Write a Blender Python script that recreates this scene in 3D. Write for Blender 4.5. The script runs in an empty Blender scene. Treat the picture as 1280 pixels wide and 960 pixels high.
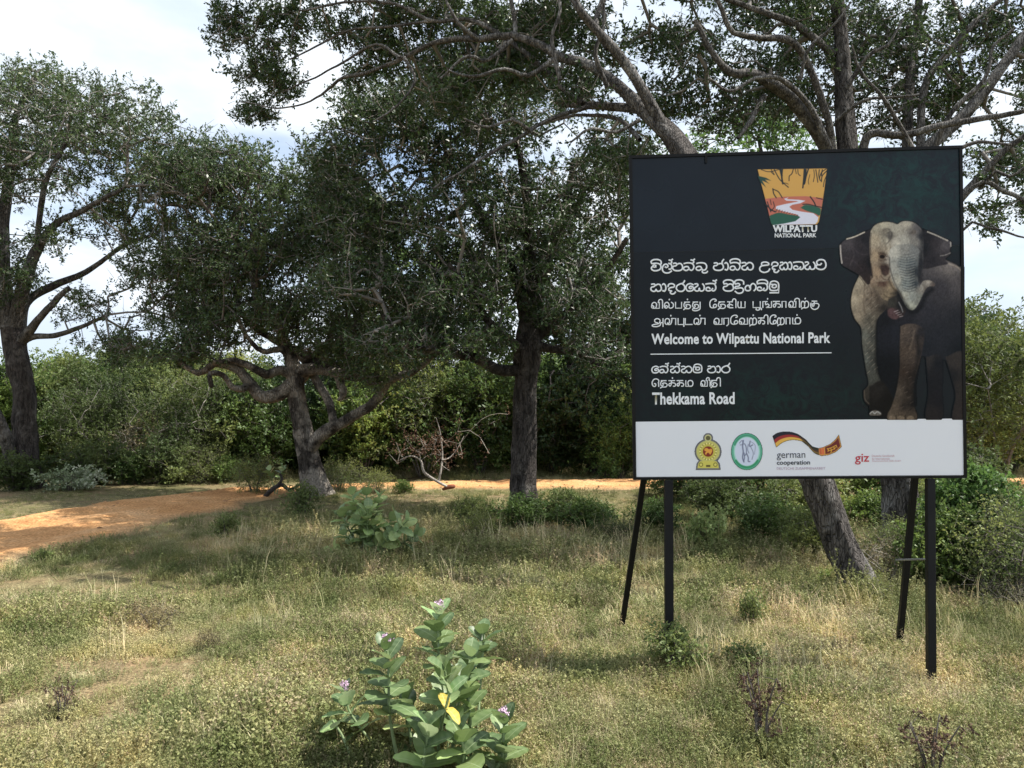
import bpy, math, random
import numpy as np
from mathutils import Vector, Matrix, noise as mnoise

rng = np.random.default_rng(7)
random.seed(7)
SC = bpy.context.scene
COL = SC.collection

# ------------------------------------------------------------------ camera
FPX, CAMH, HOR = 1000.0, 1.8, 538.0          # focal length in photo pixels, eye height, horizon row
PITCH = math.atan((HOR - 480) / FPX)
cam_d = bpy.data.cameras.new("camera")
cam_d.sensor_width = 36.0
cam_d.lens = 36.0 * FPX / 1280.0
cam_d.clip_start = 0.05
cam_d.clip_end = 3000.0
cam = bpy.data.objects.new("camera", cam_d)
COL.objects.link(cam)
cam.location = (0, 0, CAMH)
cam.rotation_euler = (math.radians(90) + PITCH, 0, 0)
SC.camera = cam

# ------------------------------------------------------------------ light
SUN_ELEV, SUN_AZ = math.radians(57), math.radians(88)     # azimuth clockwise from +Y (away from the viewer)
to_sun = Vector((math.cos(SUN_ELEV) * math.sin(SUN_AZ), math.cos(SUN_ELEV) * math.cos(SUN_AZ), math.sin(SUN_ELEV)))
sun_d = bpy.data.lights.new("sun", 'SUN')
sun_d.energy = 5.0
sun_d.angle = math.radians(0.6)
sun_d.color = (1.0, 0.95, 0.87)
sun = bpy.data.objects.new("sun", sun_d)
COL.objects.link(sun)
sun.rotation_euler = to_sun.to_track_quat('Z', 'Y').to_euler()

world = bpy.data.worlds.new("World")
SC.world = world
world.use_nodes = True
nt = world.node_tree
nt.nodes.clear()
N = nt.nodes.new
out = N("ShaderNodeOutputWorld")
sky = N("ShaderNodeTexSky")
sky.sky_type = 'NISHITA'
sky.sun_disc = False
sky.sun_elevation = SUN_ELEV
sky.sun_rotation = SUN_AZ
sky.dust_density = 2.0
bg1 = N("ShaderNodeBackground"); bg1.inputs[1].default_value = 0.13
nt.links.new(sky.outputs[0], bg1.inputs[0])
tc = N("ShaderNodeTexCoord")
mp = N("ShaderNodeMapping"); mp.inputs['Scale'].default_value = (1.0, 1.0, 2.4)
mp.inputs['Location'].default_value = (0.4, 2.2, 0.3)
nz = N("ShaderNodeTexNoise"); nz.inputs['Scale'].default_value = 2.2; nz.inputs['Detail'].default_value = 7
nz.inputs['Roughness'].default_value = 0.55
nt.links.new(tc.outputs['Generated'], mp.inputs[0]); nt.links.new(mp.outputs[0], nz.inputs[0])
rp = N("ShaderNodeValToRGB")
rp.color_ramp.elements[0].position = 0.34; rp.color_ramp.elements[0].color = (0.15, 0.15, 0.15, 1)
rp.color_ramp.elements[1].position = 0.50; rp.color_ramp.elements[1].color = (1, 1, 1, 1)
nt.links.new(nz.outputs[0], rp.inputs[0])
nz2 = N("ShaderNodeTexNoise"); nz2.inputs['Scale'].default_value = 5.0; nz2.inputs['Detail'].default_value = 6
nt.links.new(mp.outputs[0], nz2.inputs[0])
rc = N("ShaderNodeValToRGB")
rc.color_ramp.elements[0].position = 0.36; rc.color_ramp.elements[0].color = (0.46, 0.53, 0.62, 1)
rc.color_ramp.elements[1].position = 0.62; rc.color_ramp.elements[1].color = (0.64, 0.68, 0.72, 1)
nt.links.new(nz2.outputs[0], rc.inputs[0])
bg2 = N("ShaderNodeBackground"); bg2.inputs[1].default_value = 1.0
nt.links.new(rc.outputs[0], bg2.inputs[0])
mx = N("ShaderNodeMixShader")
nt.links.new(rp.outputs[0], mx.inputs[0]); nt.links.new(bg1.outputs[0], mx.inputs[1]); nt.links.new(bg2.outputs[0], mx.inputs[2])
nt.links.new(mx.outputs[0], out.inputs[0])

SC.view_settings.view_transform = 'Standard'
SC.view_settings.look = 'None'
SC.view_settings.exposure = 0.85
SC.view_settings.gamma = 1.0
SC.render.engine = 'CYCLES'
SC.cycles.max_bounces = 6
SC.cycles.diffuse_bounces = 3
SC.cycles.glossy_bounces = 2
SC.cycles.transmission_bounces = 4
SC.cycles.transparent_max_bounces = 4
SC.cycles.sample_clamp_indirect = 4.0
try:
    SC.cycles.use_denoising = True
    SC.cycles.denoiser = 'OPENIMAGEDENOISE'
except Exception:
    pass


# ------------------------------------------------------------------ helpers
CP, SP = math.cos(PITCH), math.sin(PITCH)


def P(px, py, d):
    """point at forward distance d (metres along the ground) seen at photo position px, py"""
    x, u = (px - 640) / FPX, (480 - py) / FPX
    fy, fz = CP - u * SP, SP + u * CP
    return np.array([x * d / fy, d, CAMH + fz * d / fy])


def smooth(e0, e1, x):
    t = np.clip((x - e0) / (e1 - e0), 0, 1)
    return t * t * (3 - 2 * t)


def srgb(*c):
    c = np.array(c, float) / 255
    return tuple(np.where(c <= 0.04045, c / 12.92, ((c + 0.055) / 1.055) ** 2.4))


def vnoise(x, y, s, seed=0):
    """cheap smooth 2D value noise, numpy"""
    x = np.asarray(x, float) * s + seed * 17.3; y = np.asarray(y, float) * s + seed * 9.7
    xi, yi = np.floor(x), np.floor(y)
    fx, fy = x - xi, y - yi
    fx = fx * fx * (3 - 2 * fx); fy = fy * fy * (3 - 2 * fy)
    h = lambda a, b: np.modf(np.abs(np.sin(a * 127.1 + b * 311.7 + seed * 5.3) * 43758.5453))[0]
    return (h(xi, yi) * (1 - fx) + h(xi + 1, yi) * fx) * (1 - fy) + (h(xi, yi + 1) * (1 - fx) + h(xi + 1, yi + 1) * fx) * fy


def tz(x, y):
    """terrain height"""
    x = np.asarray(x, float); y = np.asarray(y, float)
    z = 0.5 * smooth(7.5, 17.5, y) + 0.10 * smooth(1.5, -3.5, x) * smooth(3, 7, y) * (1 - smooth(11, 17, y))
    z = z + 0.09 * (vnoise(x, y, 0.45, 1) - 0.5) + 0.05 * (vnoise(x, y, 1.3, 2) - 0.5)
    z = z - 0.07 * np.exp(-((x - 3.05) ** 2 + (y - 5.55) ** 2) / 0.35) + 0.10 * np.exp(-((x - 1.2) ** 2 + (y - 5.8) ** 2) / 0.30)
    far = smooth(24, 60, np.hypot(x, y))
    return z + far * 1.2 * (vnoise(x, y, 0.02, 3) - 0.5)


def tag(o, label=None, cat=None, group=None, kind=None):
    if label: o['label'] = label
    if cat: o['category'] = cat
    if group: o['group'] = group
    if kind: o['kind'] = kind
    return o


ORIG = {}


def thing(name, loc, label, cat, group=None, rz=0.0):
    o = bpy.data.objects.new(name, None)
    o.empty_display_size = 0.2
    o.location = loc
    o.rotation_euler = (0, 0, rz)
    COL.objects.link(o)
    ORIG[o] = np.array(loc, float)
    return tag(o, label, cat, group)


def make_mesh(name, verts, faces=None, quads=None, tris=None, mats=(), smoothed=False):
    me = bpy.data.meshes.new(name)
    verts = np.asarray(verts, np.float32)
    if faces is not None:
        me.from_pydata(verts.tolist(), [], faces)
    else:
        nq = 0 if quads is None else len(quads)
        ntr = 0 if tris is None else len(tris)
        me.vertices.add(len(verts))
        me.vertices.foreach_set("co", verts.ravel())
        loops = []
        if nq: loops.append(np.asarray(quads, np.int32).ravel())
        if ntr: loops.append(np.asarray(tris, np.int32).ravel())
        loops = np.concatenate(loops)
        starts = np.concatenate([np.arange(nq) * 4, nq * 4 + np.arange(ntr) * 3]).astype(np.int32)
        me.loops.add(len(loops))
        me.loops.foreach_set("vertex_index", loops)
        me.polygons.add(nq + ntr)
        me.polygons.foreach_set("loop_start", starts)
        me.update(calc_edges=True)
    for m in mats:
        me.materials.append(m)
    if smoothed:
        me.polygons.foreach_set("use_smooth", [True] * len(me.polygons))
    return me


def obj(name, me, parent=None, world_verts=True, kind=None):
    """links a mesh; when it was built in world coordinates it is shifted into its thing's space"""
    o = bpy.data.objects.new(name, me)
    COL.objects.link(o)
    if parent is not None:
        o.parent = parent
        if world_verts:
            root = parent
            while root.parent is not None:
                root = root.parent
            off = ORIG[root]
            n = len(me.vertices)
            co = np.empty(n * 3, np.float32)
            me.vertices.foreach_get("co", co)
            co = co.reshape(-1, 3) - off.astype(np.float32)
            me.vertices.foreach_set("co", co.ravel())
            me.update()
    if kind: o['kind'] = kind
    return o


def catmull(pts, step=0.12):
    pts = np.asarray(pts, float)
    if len(pts) < 3:
        n = max(2, int(np.linalg.norm(pts[1, :3] - pts[0, :3]) / step) + 1)
        t = np.linspace(0, 1, n)[:, None]
        return pts[0] * (1 - t) + pts[1] * t
    Q = np.vstack([2 * pts[0] - pts[1], pts, 2 * pts[-1] - pts[-2]])
    res = []
    for i in range(1, len(Q) - 2):
        n = max(2, int(np.linalg.norm(Q[i + 1, :3] - Q[i, :3]) / step) + 1)
        t = np.linspace(0, 1, n, endpoint=False)[:, None]
        a, b, c, d = Q[i - 1], Q[i], Q[i + 1], Q[i + 2]
        res.append(0.5 * ((2 * b) + (-a + c) * t + (2 * a - 5 * b + 4 * c - d) * t ** 2 + (-a + 3 * b - 3 * c + d) * t ** 3))
    res.append(pts[-1:])
    return np.vstack(res)


def frames(path):
    T = np.gradient(path, axis=0)
    T /= np.linalg.norm(T, axis=1, keepdims=True) + 1e-9
    n = np.cross(T[0], [0.31, 0.95, 0.1]); n /= np.linalg.norm(n)
    Ns, Bs = [], []
    for t in T:
        n = n - t * np.dot(n, t); n /= np.linalg.norm(n) + 1e-9
        Ns.append(n); Bs.append(np.cross(t, n))
    return np.array(Ns), np.array(Bs)


def tube(path, radii, sides=10, bump=0.0, seed=0):
    """tapered tube; returns verts, quads (ends closed by a centre-less quad fan is skipped, tips shrink)"""
    path = np.asarray(path, float)
    Nn, Bn = frames(path)
    a = np.linspace(0, 2 * np.pi, sides, endpoint=False)
    r = np.repeat(np.asarray(radii, float)[:, None], sides, 1)
    if bump > 0:
        k = np.arange(len(path))[:, None]
        r = r * (1 + bump * (2 * vnoise(np.cos(a)[None] * 2.3 + k * 0.0, np.sin(a)[None] * 2.3 + k * 0.22, 1.0, seed) - 1)
                 + 0.5 * bump * (2 * vnoise(np.cos(a)[None] * 6 + k * 0.1, np.sin(a)[None] * 6 + k * 0.5, 1.0, seed + 5) - 1))
    V = path[:, None, :] + r[..., None] * (np.cos(a)[None, :, None] * Nn[:, None, :] + np.sin(a)[None, :, None] * Bn[:, None, :])
    n = len(path)
    i = np.arange(n - 1)[:, None] * sides + np.arange(sides)[None]
    j = np.arange(n - 1)[:, None] * sides + (np.arange(sides)[None] + 1) % sides
    Q = np.stack([i, j, j + sides, i + sides], -1).reshape(-1, 4)
    return V.reshape(-1, 3), Q


def join(parts):
    V, Q, o = [], [], 0
    for v, q in parts:
        V.append(v); Q.append(np.asarray(q) + o); o += len(v)
    return np.vstack(V), np.vstack(Q)


def sticks(P0, P1, r0, r1, sides=4):
    """many thin frusta at once"""
    P0 = np.asarray(P0, float); P1 = np.asarray(P1, float)
    T = P1 - P0
    L = np.linalg.norm(T, axis=1, keepdims=True) + 1e-9
    T = T / L
    ref = np.where(np.abs(T[:, 2:3]) < 0.9, np.array([[0, 0, 1.0]]), np.array([[1.0, 0, 0]]))
    A = np.cross(T, ref); A /= np.linalg.norm(A, axis=1, keepdims=True) + 1e-9
    B = np.cross(T, A)
    an = np.linspace(0, 2 * np.pi, sides, endpoint=False)
    ring = np.cos(an)[None, :, None] * A[:, None] + np.sin(an)[None, :, None] * B[:, None]
    V = np.concatenate([P0[:, None] + ring * np.asarray(r0)[:, None, None], P1[:, None] + ring * np.asarray(r1)[:, None, None]], 1)
    n = len(P0)
    base = np.arange(n)[:, None] * (2 * sides)
    k = np.arange(sides)[None]; k2 = (np.arange(sides)[None] + 1) % sides
    Q = np.stack([base + k, base + k2, base + k2 + sides, base + k + sides], -1).reshape(-1, 4)
    return V.reshape(-1, 3), Q


def leaves(C, A, Nrm, L, W, fold=0.18):
    """diamond leaves, two triangles each with a fold: C base point, A axis, Nrm rough normal"""
    A = A / (np.linalg.norm(A, axis=1, keepdims=True) + 1e-9)
    B = np.cross(A, Nrm); B /= np.linalg.norm(B, axis=1, keepdims=True) + 1e-9
    Z = np.cross(B, A)
    L = L[:, None]; W = W[:, None]
    v0 = C
    v1 = C + A * L * 0.5 + B * W * 0.5 + Z * W * fold
    v2 = C + A * L - Z * L * 0.12
    v3 = C + A * L * 0.5 - B * W * 0.5 + Z * W * fold
    V = np.stack([v0, v1, v2, v3], 1).reshape(-1, 3)
    Q = np.arange(len(C) * 4).reshape(-1, 4)
    return V, Q


def rdir(n, up=0.0):
    v = rng.normal(size=(n, 3)); v /= np.linalg.norm(v, axis=1, keepdims=True)
    v[:, 2] += up
    return v / np.linalg.norm(v, axis=1, keepdims=True)


# ------------------------------------------------------------------ materials
def new_mat(name):
    m = bpy.data.materials.new(name)
    m.use_nodes = True
    m.node_tree.nodes.clear()
    return m, m.node_tree, m.node_tree.nodes.new, m.node_tree.links.new


def ramp(Nn, stops):
    r = Nn("ShaderNodeValToRGB")
    els = r.color_ramp.elements
    while len(els) < len(stops): els.new(0.5)
    for e, (p, c) in zip(els, stops):
        e.position = p; e.color = (*c, 1)
    return r


def leaf_mat(name, stops, trans=0.25, rough=0.5, spec=0.35, nscale=0.6, namt=0.5, inst=False):
    """foliage: leaf colour picked per leaf and drifting from place to place; some light passes through"""
    m, t, Nn, Lk = new_mat(name)
    o = Nn("ShaderNodeOutputMaterial")
    geo = Nn("ShaderNodeNewGeometry")
    nz = Nn("ShaderNodeTexNoise"); nz.inputs['Scale'].default_value = nscale; nz.inputs['Detail'].default_value = 3
    Lk(geo.outputs['Position'], nz.inputs[0])
    mr = Nn("ShaderNodeMapRange"); mr.inputs[1].default_value = 0.32; mr.inputs[2].default_value = 0.68
    Lk(nz.outputs[0], mr.inputs[0])
    rnd = geo.outputs['Random Per Island']
    if inst:
        oi = Nn("ShaderNodeObjectInfo")
        ad = Nn("ShaderNodeMath"); ad.operation = 'ADD'; Lk(rnd, ad.inputs[0]); Lk(oi.outputs['Random'], ad.inputs[1])
        fr = Nn("ShaderNodeMath"); fr.operation = 'MULTIPLY'; Lk(ad.outputs[0], fr.inputs[0]); fr.inputs[1].default_value = 0.5
        rnd = fr.outputs[0]
    mixv = Nn("ShaderNodeMix"); mixv.data_type = 'FLOAT'; mixv.inputs[0].default_value = namt
    Lk(rnd, mixv.inputs[2]); Lk(mr.outputs[0], mixv.inputs[3])
    r = ramp(Nn, stops); Lk(mixv.outputs[0], r.inputs[0])
    b = Nn("ShaderNodeBsdfPrincipled")
    if inst:      # species patches: some stands darker and bluer, some yellower
        nb = Nn("ShaderNodeTexNoise"); nb.inputs['Scale'].default_value = 0.42; nb.inputs['Detail'].default_value = 2
        Lk(geo.outputs['Position'], nb.inputs[0])
        rb = ramp(Nn, [(0.36, (0.50, 0.60, 0.55)), (0.5, (1.0, 1.05, 0.95)), (0.66, (1.8, 1.65, 1.3))]); Lk(nb.outputs[0], rb.inputs[0])
        mb_ = Nn("ShaderNodeMix"); mb_.data_type = 'RGBA'; mb_.blend_type = 'MULTIPLY'; mb_.inputs['Factor'].default_value = 1
        Lk(r.outputs[0], mb_.inputs['A']); Lk(rb.outputs[0], mb_.inputs['B'])
        class _o: outputs = [mb_.outputs['Result']]
        r = _o
    Lk(r.outputs[0], b.inputs['Base Color'])
    b.inputs['Roughness'].default_value = rough
    b.inputs['Specular IOR Level'].default_value = spec
    tr = Nn("ShaderNodeBsdfTranslucent")
    hs = Nn("ShaderNodeHueSaturation"); hs.inputs['Hue'].default_value = 0.485; hs.inputs['Value'].default_value = 1.25
    Lk(r.outputs[0], hs.inputs['Color']); Lk(hs.outputs[0], tr.inputs[0])
    ms = Nn("ShaderNodeMixShader"); ms.inputs[0].default_value = trans
    Lk(b.outputs[0], ms.inputs[1]); Lk(tr.outputs[0], ms.inputs[2])
    Lk(ms.outputs[0], o.inputs[0])
    return m


def bark_mat(name, dark, mid, pale, scale=7.0, pale_at=0.62):
    m, t, Nn, Lk = new_mat(name)
    o = Nn("ShaderNodeOutputMaterial")
    geo = Nn("ShaderNodeNewGeometry")
    mp = Nn("ShaderNodeMapping"); mp.inputs['Scale'].default_value = (1, 1, 0.22)
    Lk(geo.outputs['Position'], mp.inputs[0])
    n1 = Nn("ShaderNodeTexNoise"); n1.inputs['Scale'].default_value = scale * 2.2; n1.inputs['Detail'].default_value = 8; n1.inputs['Roughness'].default_value = 0.68
    Lk(mp.outputs[0], n1.inputs[0])
    vo = Nn("ShaderNodeTexVoronoi"); vo.feature = 'DISTANCE_TO_EDGE'; vo.inputs['Scale'].default_value = scale * 5.5
    Lk(mp.outputs[0], vo.inputs['Vector'])
    n2 = Nn("ShaderNodeTexNoise"); n2.inputs['Scale'].default_value = 3.1; n2.inputs['Detail'].default_value = 5
    Lk(geo.outputs['Position'], n2.inputs[0])
    r1 = ramp(Nn, [(0.38, dark), (0.56, mid), (0.72, tuple(c * 1.35 for c in mid))]); Lk(n1.outputs[0], r1.inputs[0])
    r2 = ramp(Nn, [(pale_at - 0.08, (0, 0, 0)), (pale_at + 0.05, (1, 1, 1))]); Lk(n2.outputs[0], r2.inputs[0])
    mxc = Nn("ShaderNodeMix"); mxc.data_type = 'RGBA'; mxc.inputs['B'].default_value = (*pale, 1)
    Lk(r2.outputs[0], mxc.inputs['Factor']); Lk(r1.outputs[0], mxc.inputs['A'])
    r3 = ramp(Nn, [(0.0, (0.35, 0.35, 0.35)), (0.12, (1, 1, 1))]); Lk(vo.outputs['Distance'], r3.inputs[0])
    ml = Nn("ShaderNodeMix"); ml.data_type = 'RGBA'; ml.blend_type = 'MULTIPLY'; ml.inputs['Factor'].default_value = 0.38
    Lk(mxc.outputs['Result'], ml.inputs['A']); Lk(r3.outputs[0], ml.inputs['B'])
    b = Nn("ShaderNodeBsdfPrincipled"); b.inputs['Roughness'].default_value = 0.85; b.inputs['Specular IOR Level'].default_value = 0.2
    Lk(ml.outputs['Result'], b.inputs['Base Color'])
    sm = Nn("ShaderNodeMath"); sm.operation = 'MULTIPLY_ADD'; sm.inputs[1].default_value = 1.2
    Lk(n1.outputs[0], sm.inputs[0]); Lk(r3.outputs[0], sm.inputs[2])
    bp = Nn("ShaderNodeBump"); bp.inputs['Strength'].default_value = 1.0; bp.inputs['Distance'].default_value = 0.045
    Lk(sm.outputs[0], bp.inputs['Height']); Lk(bp.outputs[0], b.inputs['Normal'])
    Lk(b.outputs[0], o.inputs[0])
    return m


def plain_mat(name, col, rough=0.6, spec=0.4, metal=0.0, nz=0.0, nzs=8.0):
    m, t, Nn, Lk = new_mat(name)
    o = Nn("ShaderNodeOutputMaterial")
    b = Nn("ShaderNodeBsdfPrincipled")
    b.inputs['Roughness'].default_value = rough
    b.inputs['Specular IOR Level'].default_value = spec
    b.inputs['Metallic'].default_value = metal
    if nz > 0:
        geo = Nn("ShaderNodeNewGeometry")
        n = Nn("ShaderNodeTexNoise"); n.inputs['Scale'].default_value = nzs; n.inputs['Detail'].default_value = 5
        Lk(geo.outputs['Position'], n.inputs[0])
        r = ramp(Nn, [(0.3, tuple(c * (1 - nz) for c in col)), (0.7, tuple(min(1, c * (1 + nz)) for c in col))])
        Lk(n.outputs[0], r.inputs[0]); Lk(r.outputs[0], b.inputs['Base Color'])
    else:
        b.inputs['Base Color'].default_value = (*col, 1)
    Lk(b.outputs[0], o.inputs[0])
    return m


def print_mat(name, rough=0.25, spec=0.5):
    """flat print: colour stored on the sheet's points"""
    m, t, Nn, Lk = new_mat(name)
    o = Nn("ShaderNodeOutputMaterial")
    at = Nn("ShaderNodeAttribute"); at.attribute_name = "print"
    b = Nn("ShaderNodeBsdfPrincipled"); b.inputs['Roughness'].default_value = rough; b.inputs['Specular IOR Level'].default_value = spec
    Lk(at.outputs['Color'], b.inputs['Base Color']); Lk(b.outputs[0], o.inputs[0])
    return m


M = {}
M['bark_grey'] = bark_mat("grey_bark", (0.03, 0.027, 0.025), (0.12, 0.108, 0.10), (0.24, 0.23, 0.22))
M['bark_dark'] = bark_mat("dark_bark", (0.028, 0.024, 0.022), (0.085, 0.074, 0.068), (0.17, 0.155, 0.14))
M['bark_patchy'] = bark_mat("patchy_bark", (0.035, 0.03, 0.026), (0.09, 0.078, 0.068), (0.30, 0.27, 0.23), 6.0, 0.52)
M['bark_pale'] = bark_mat("pale_limb_bark", (0.06, 0.055, 0.052), (0.17, 0.16, 0.15), (0.31, 0.30, 0.29))
M['twig'] = plain_mat("twig_bark", (0.115, 0.10, 0.09), 0.8, 0.2, nz=0.4, nzs=2)
M['twig_grey'] = plain_mat("grey_twig_bark", (0.20, 0.185, 0.17), 0.8, 0.2, nz=0.35, nzs=2)
M['twig_pale'] = plain_mat("dry_twig_bark", (0.30, 0.27, 0.23), 0.8, 0.2, nz=0.3, nzs=3)
M['leaf_tree'] = leaf_mat("evergreen_leaves", [(0.0, (0.030, 0.055, 0.021)), (0.5, (0.062, 0.104, 0.037)), (0.85, (0.110, 0.160, 0.058)), (1, (0.18, 0.19, 0.09))], 0.25, 0.42, 0.38)
M['leaf_dark'] = leaf_mat("dark_evergreen_leaves", [(0.0, (0.022, 0.044, 0.018)), (0.6, (0.048, 0.088, 0.032)), (1, (0.105, 0.160, 0.055))], 0.25, 0.42, 0.38)
M['leaf_olive'] = leaf_mat("olive_scrub_leaves", [(0.0, (0.055, 0.080, 0.026)), (0.5, (0.105, 0.140, 0.048)), (1, (0.20, 0.23, 0.085))], 0.35, 0.55, 0.25, 0.35, 0.6, True)
M['leaf_green'] = leaf_mat("green_scrub_leaves", [(0.0, (0.036, 0.066, 0.020)), (0.5, (0.074, 0.124, 0.036)), (1, (0.16, 0.22, 0.065))], 0.35, 0.5, 0.3, 0.35, 0.6, True)
M['leaf_bright'] = leaf_mat("fresh_green_leaves", [(0.0, (0.06, 0.12, 0.03)), (0.5, (0.10, 0.19, 0.05)), (1, (0.17, 0.27, 0.08))], 0.35, 0.45, 0.35)
M['leaf_weed'] = leaf_mat("meadow_weed_leaves", [(0.0, (0.08, 0.12, 0.035)), (0.5, (0.14, 0.19, 0.06)), (1, (0.26, 0.29, 0.11))], 0.35, 0.5, 0.3)
M['leaf_pale'] = leaf_mat("pale_yellow_green_leaves", [(0.0, (0.15, 0.21, 0.07)), (0.5, (0.27, 0.35, 0.13)), (1, (0.42, 0.48, 0.22))], 0.35, 0.5, 0.3)
M['leaf_silver'] = leaf_mat("silvery_leaves", [(0.0, (0.12, 0.16, 0.07)), (0.5, (0.22, 0.28, 0.15)), (1, (0.60, 0.62, 0.50))], 0.2, 0.5, 0.3)
M['leaf_grey'] = leaf_mat("dry_grey_brown_leaves", [(0.0, (0.055, 0.05, 0.03)), (0.5, (0.10, 0.09, 0.055)), (1, (0.16, 0.14, 0.09))], 0.2, 0.7, 0.2, 0.5, 0.5, True)
M['leaf_dead'] = leaf_mat("dead_brown_leaves", [(0.0, (0.05, 0.03, 0.022)), (0.5, (0.09, 0.055, 0.04)), (1, (0.15, 0.10, 0.07))], 0.1, 0.8, 0.15)
M['leaf_rust'] = leaf_mat("rusty_leaves", [(0.0, (0.08, 0.045, 0.03)), (0.5, (0.15, 0.09, 0.06)), (1, (0.22, 0.14, 0.09))], 0.2, 0.8, 0.15)


def ground_grass_mat(name, green, straw, bias=0.0, trans=0.3):
    m, t, Nn, Lk = new_mat(name)
    o = Nn("ShaderNodeOutputMaterial")
    geo = Nn("ShaderNodeNewGeometry")
    n1 = Nn("ShaderNodeTexNoise"); n1.inputs['Scale'].default_value = 0.55; n1.inputs['Detail'].default_value = 5; n1.inputs['Roughness'].default_value = 0.65
    Lk(geo.outputs['Position'], n1.inputs[0])
    mr = Nn("ShaderNodeMapRange"); mr.inputs[1].default_value = 0.36 + bias; mr.inputs[2].default_value = 0.62 + bias
    Lk(n1.outputs[0], mr.inputs[0])
    oi = Nn("ShaderNodeObjectInfo")
    mv = Nn("ShaderNodeMix"); mv.data_type = 'FLOAT'; mv.inputs[0].default_value = 0.4
    Lk(mr.outputs[0], mv.inputs[2])
    m2 = Nn("ShaderNodeMix"); m2.data_type = 'FLOAT'; m2.inputs[0].default_value = 0.5
    Lk(geo.outputs['Random Per Island'], m2.inputs[2]); Lk(oi.outputs['Random'], m2.inputs[3]); Lk(m2.outputs[0], mv.inputs[3])
    r_ = ramp(Nn, [(0.12, tuple(c * 0.6 for c in green)), (0.42, green), (0.62, tuple(0.5 * (a + b) for a, b in zip(green, straw))), (0.9, straw)])
    Lk(mv.outputs[0], r_.inputs[0])
    n3 = Nn("ShaderNodeTexNoise"); n3.inputs['Scale'].default_value = 2.1; n3.inputs['Detail'].default_value = 4
    Lk(geo.outputs['Position'], n3.inputs[0])
    r3 = ramp(Nn, [(0.34, (0.62, 0.70, 0.60)), (0.5, (0.95, 0.95, 0.95)), (0.68, (1.3, 1.18, 1.1))]); Lk(n3.outputs[0], r3.inputs[0])
    m3 = Nn("ShaderNodeMix"); m3.data_type = 'RGBA'; m3.blend_type = 'MULTIPLY'; m3.inputs['Factor'].default_value = 1
    Lk(r_.outputs[0], m3.inputs['A']); Lk(r3.outputs[0], m3.inputs['B'])
    class r: outputs = [m3.outputs['Result']]
    b = Nn("ShaderNodeBsdfPrincipled"); b.inputs['Roughness'].default_value = 0.6; b.inputs['Specular IOR Level'].default_value = 0.25
    Lk(r.outputs[0], b.inputs['Base Color'])
    tr = Nn("ShaderNodeBsdfTranslucent"); Lk(r.outputs[0], tr.inputs[0])
    ms = Nn("ShaderNodeMixShader"); ms.inputs[0].default_value = trans
    Lk(b.outputs[0], ms.inputs[1]); Lk(tr.outputs[0], ms.inputs[2]); Lk(ms.outputs[0], o.inputs[0])
    return m


M['grass'] = ground_grass_mat("meadow_grass", (0.38, 0.36, 0.16), (0.68, 0.60, 0.37))
M['straw'] = ground_grass_mat("dry_grass", (0.50, 0.46, 0.24), (0.74, 0.65, 0.43), -0.05)
M['herb'] = ground_grass_mat("meadow_herbs", (0.26, 0.285, 0.11), (0.56, 0.50, 0.28), 0.04)
M['herb_brown'] = ground_grass_mat("withered_herbs", (0.36, 0.31, 0.18), (0.52, 0.41, 0.28), 0.0)
M['weed_tall'] = ground_grass_mat("tall_weeds", (0.19, 0.215, 0.085), (0.42, 0.38, 0.19), 0.03)
M['seed'] = plain_mat("white_seed_heads", (0.55, 0.52, 0.42), 0.8, 0.2)


def soil_mat():
    m, t, Nn, Lk = new_mat("soil")
    o = Nn("ShaderNodeOutputMaterial")
    geo = Nn("ShaderNodeNewGeometry")
    n1 = Nn("ShaderNodeTexNoise"); n1.inputs['Scale'].default_value = 0.6; n1.inputs['Detail'].default_value = 9; n1.inputs['Roughness'].default_value = 0.7
    Lk(geo.outputs['Position'], n1.inputs[0])
    r = ramp(Nn, [(0.3, (0.085, 0.09, 0.035)), (0.5, (0.17, 0.145, 0.075)), (0.68, (0.26, 0.18, 0.105))]); Lk(n1.outputs[0], r.inputs[0])
    n2 = Nn("ShaderNodeTexNoise"); n2.inputs['Scale'].default_value = 38; n2.inputs['Detail'].default_value = 6
    Lk(geo.outputs['Position'], n2.inputs[0])
    r2 = ramp(Nn, [(0.35, (0.55, 0.55, 0.55)), (0.65, (1.3, 1.3, 1.3))]); Lk(n2.outputs[0], r2.inputs[0])
    ml = Nn("ShaderNodeMix"); ml.data_type = 'RGBA'; ml.blend_type = 'MULTIPLY'; ml.inputs['Factor'].default_value = 1
    Lk(r.outputs[0], ml.inputs['A']); Lk(r2.outputs[0], ml.inputs['B'])
    b = Nn("ShaderNodeBsdfPrincipled"); b.inputs['Roughness'].default_value = 0.95; b.inputs['Specular IOR Level'].default_value = 0.1
    Lk(ml.outputs['Result'], b.inputs['Base Color'])
    bp = Nn("ShaderNodeBump"); bp.inputs['Strength'].default_value = 1; bp.inputs['Distance'].default_value = 0.03
    Lk(n2.outputs[0], bp.inputs['Height']); Lk(bp.outputs[0], b.inputs['Normal']); Lk(b.outputs[0], o.inputs[0])
    return m


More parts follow.
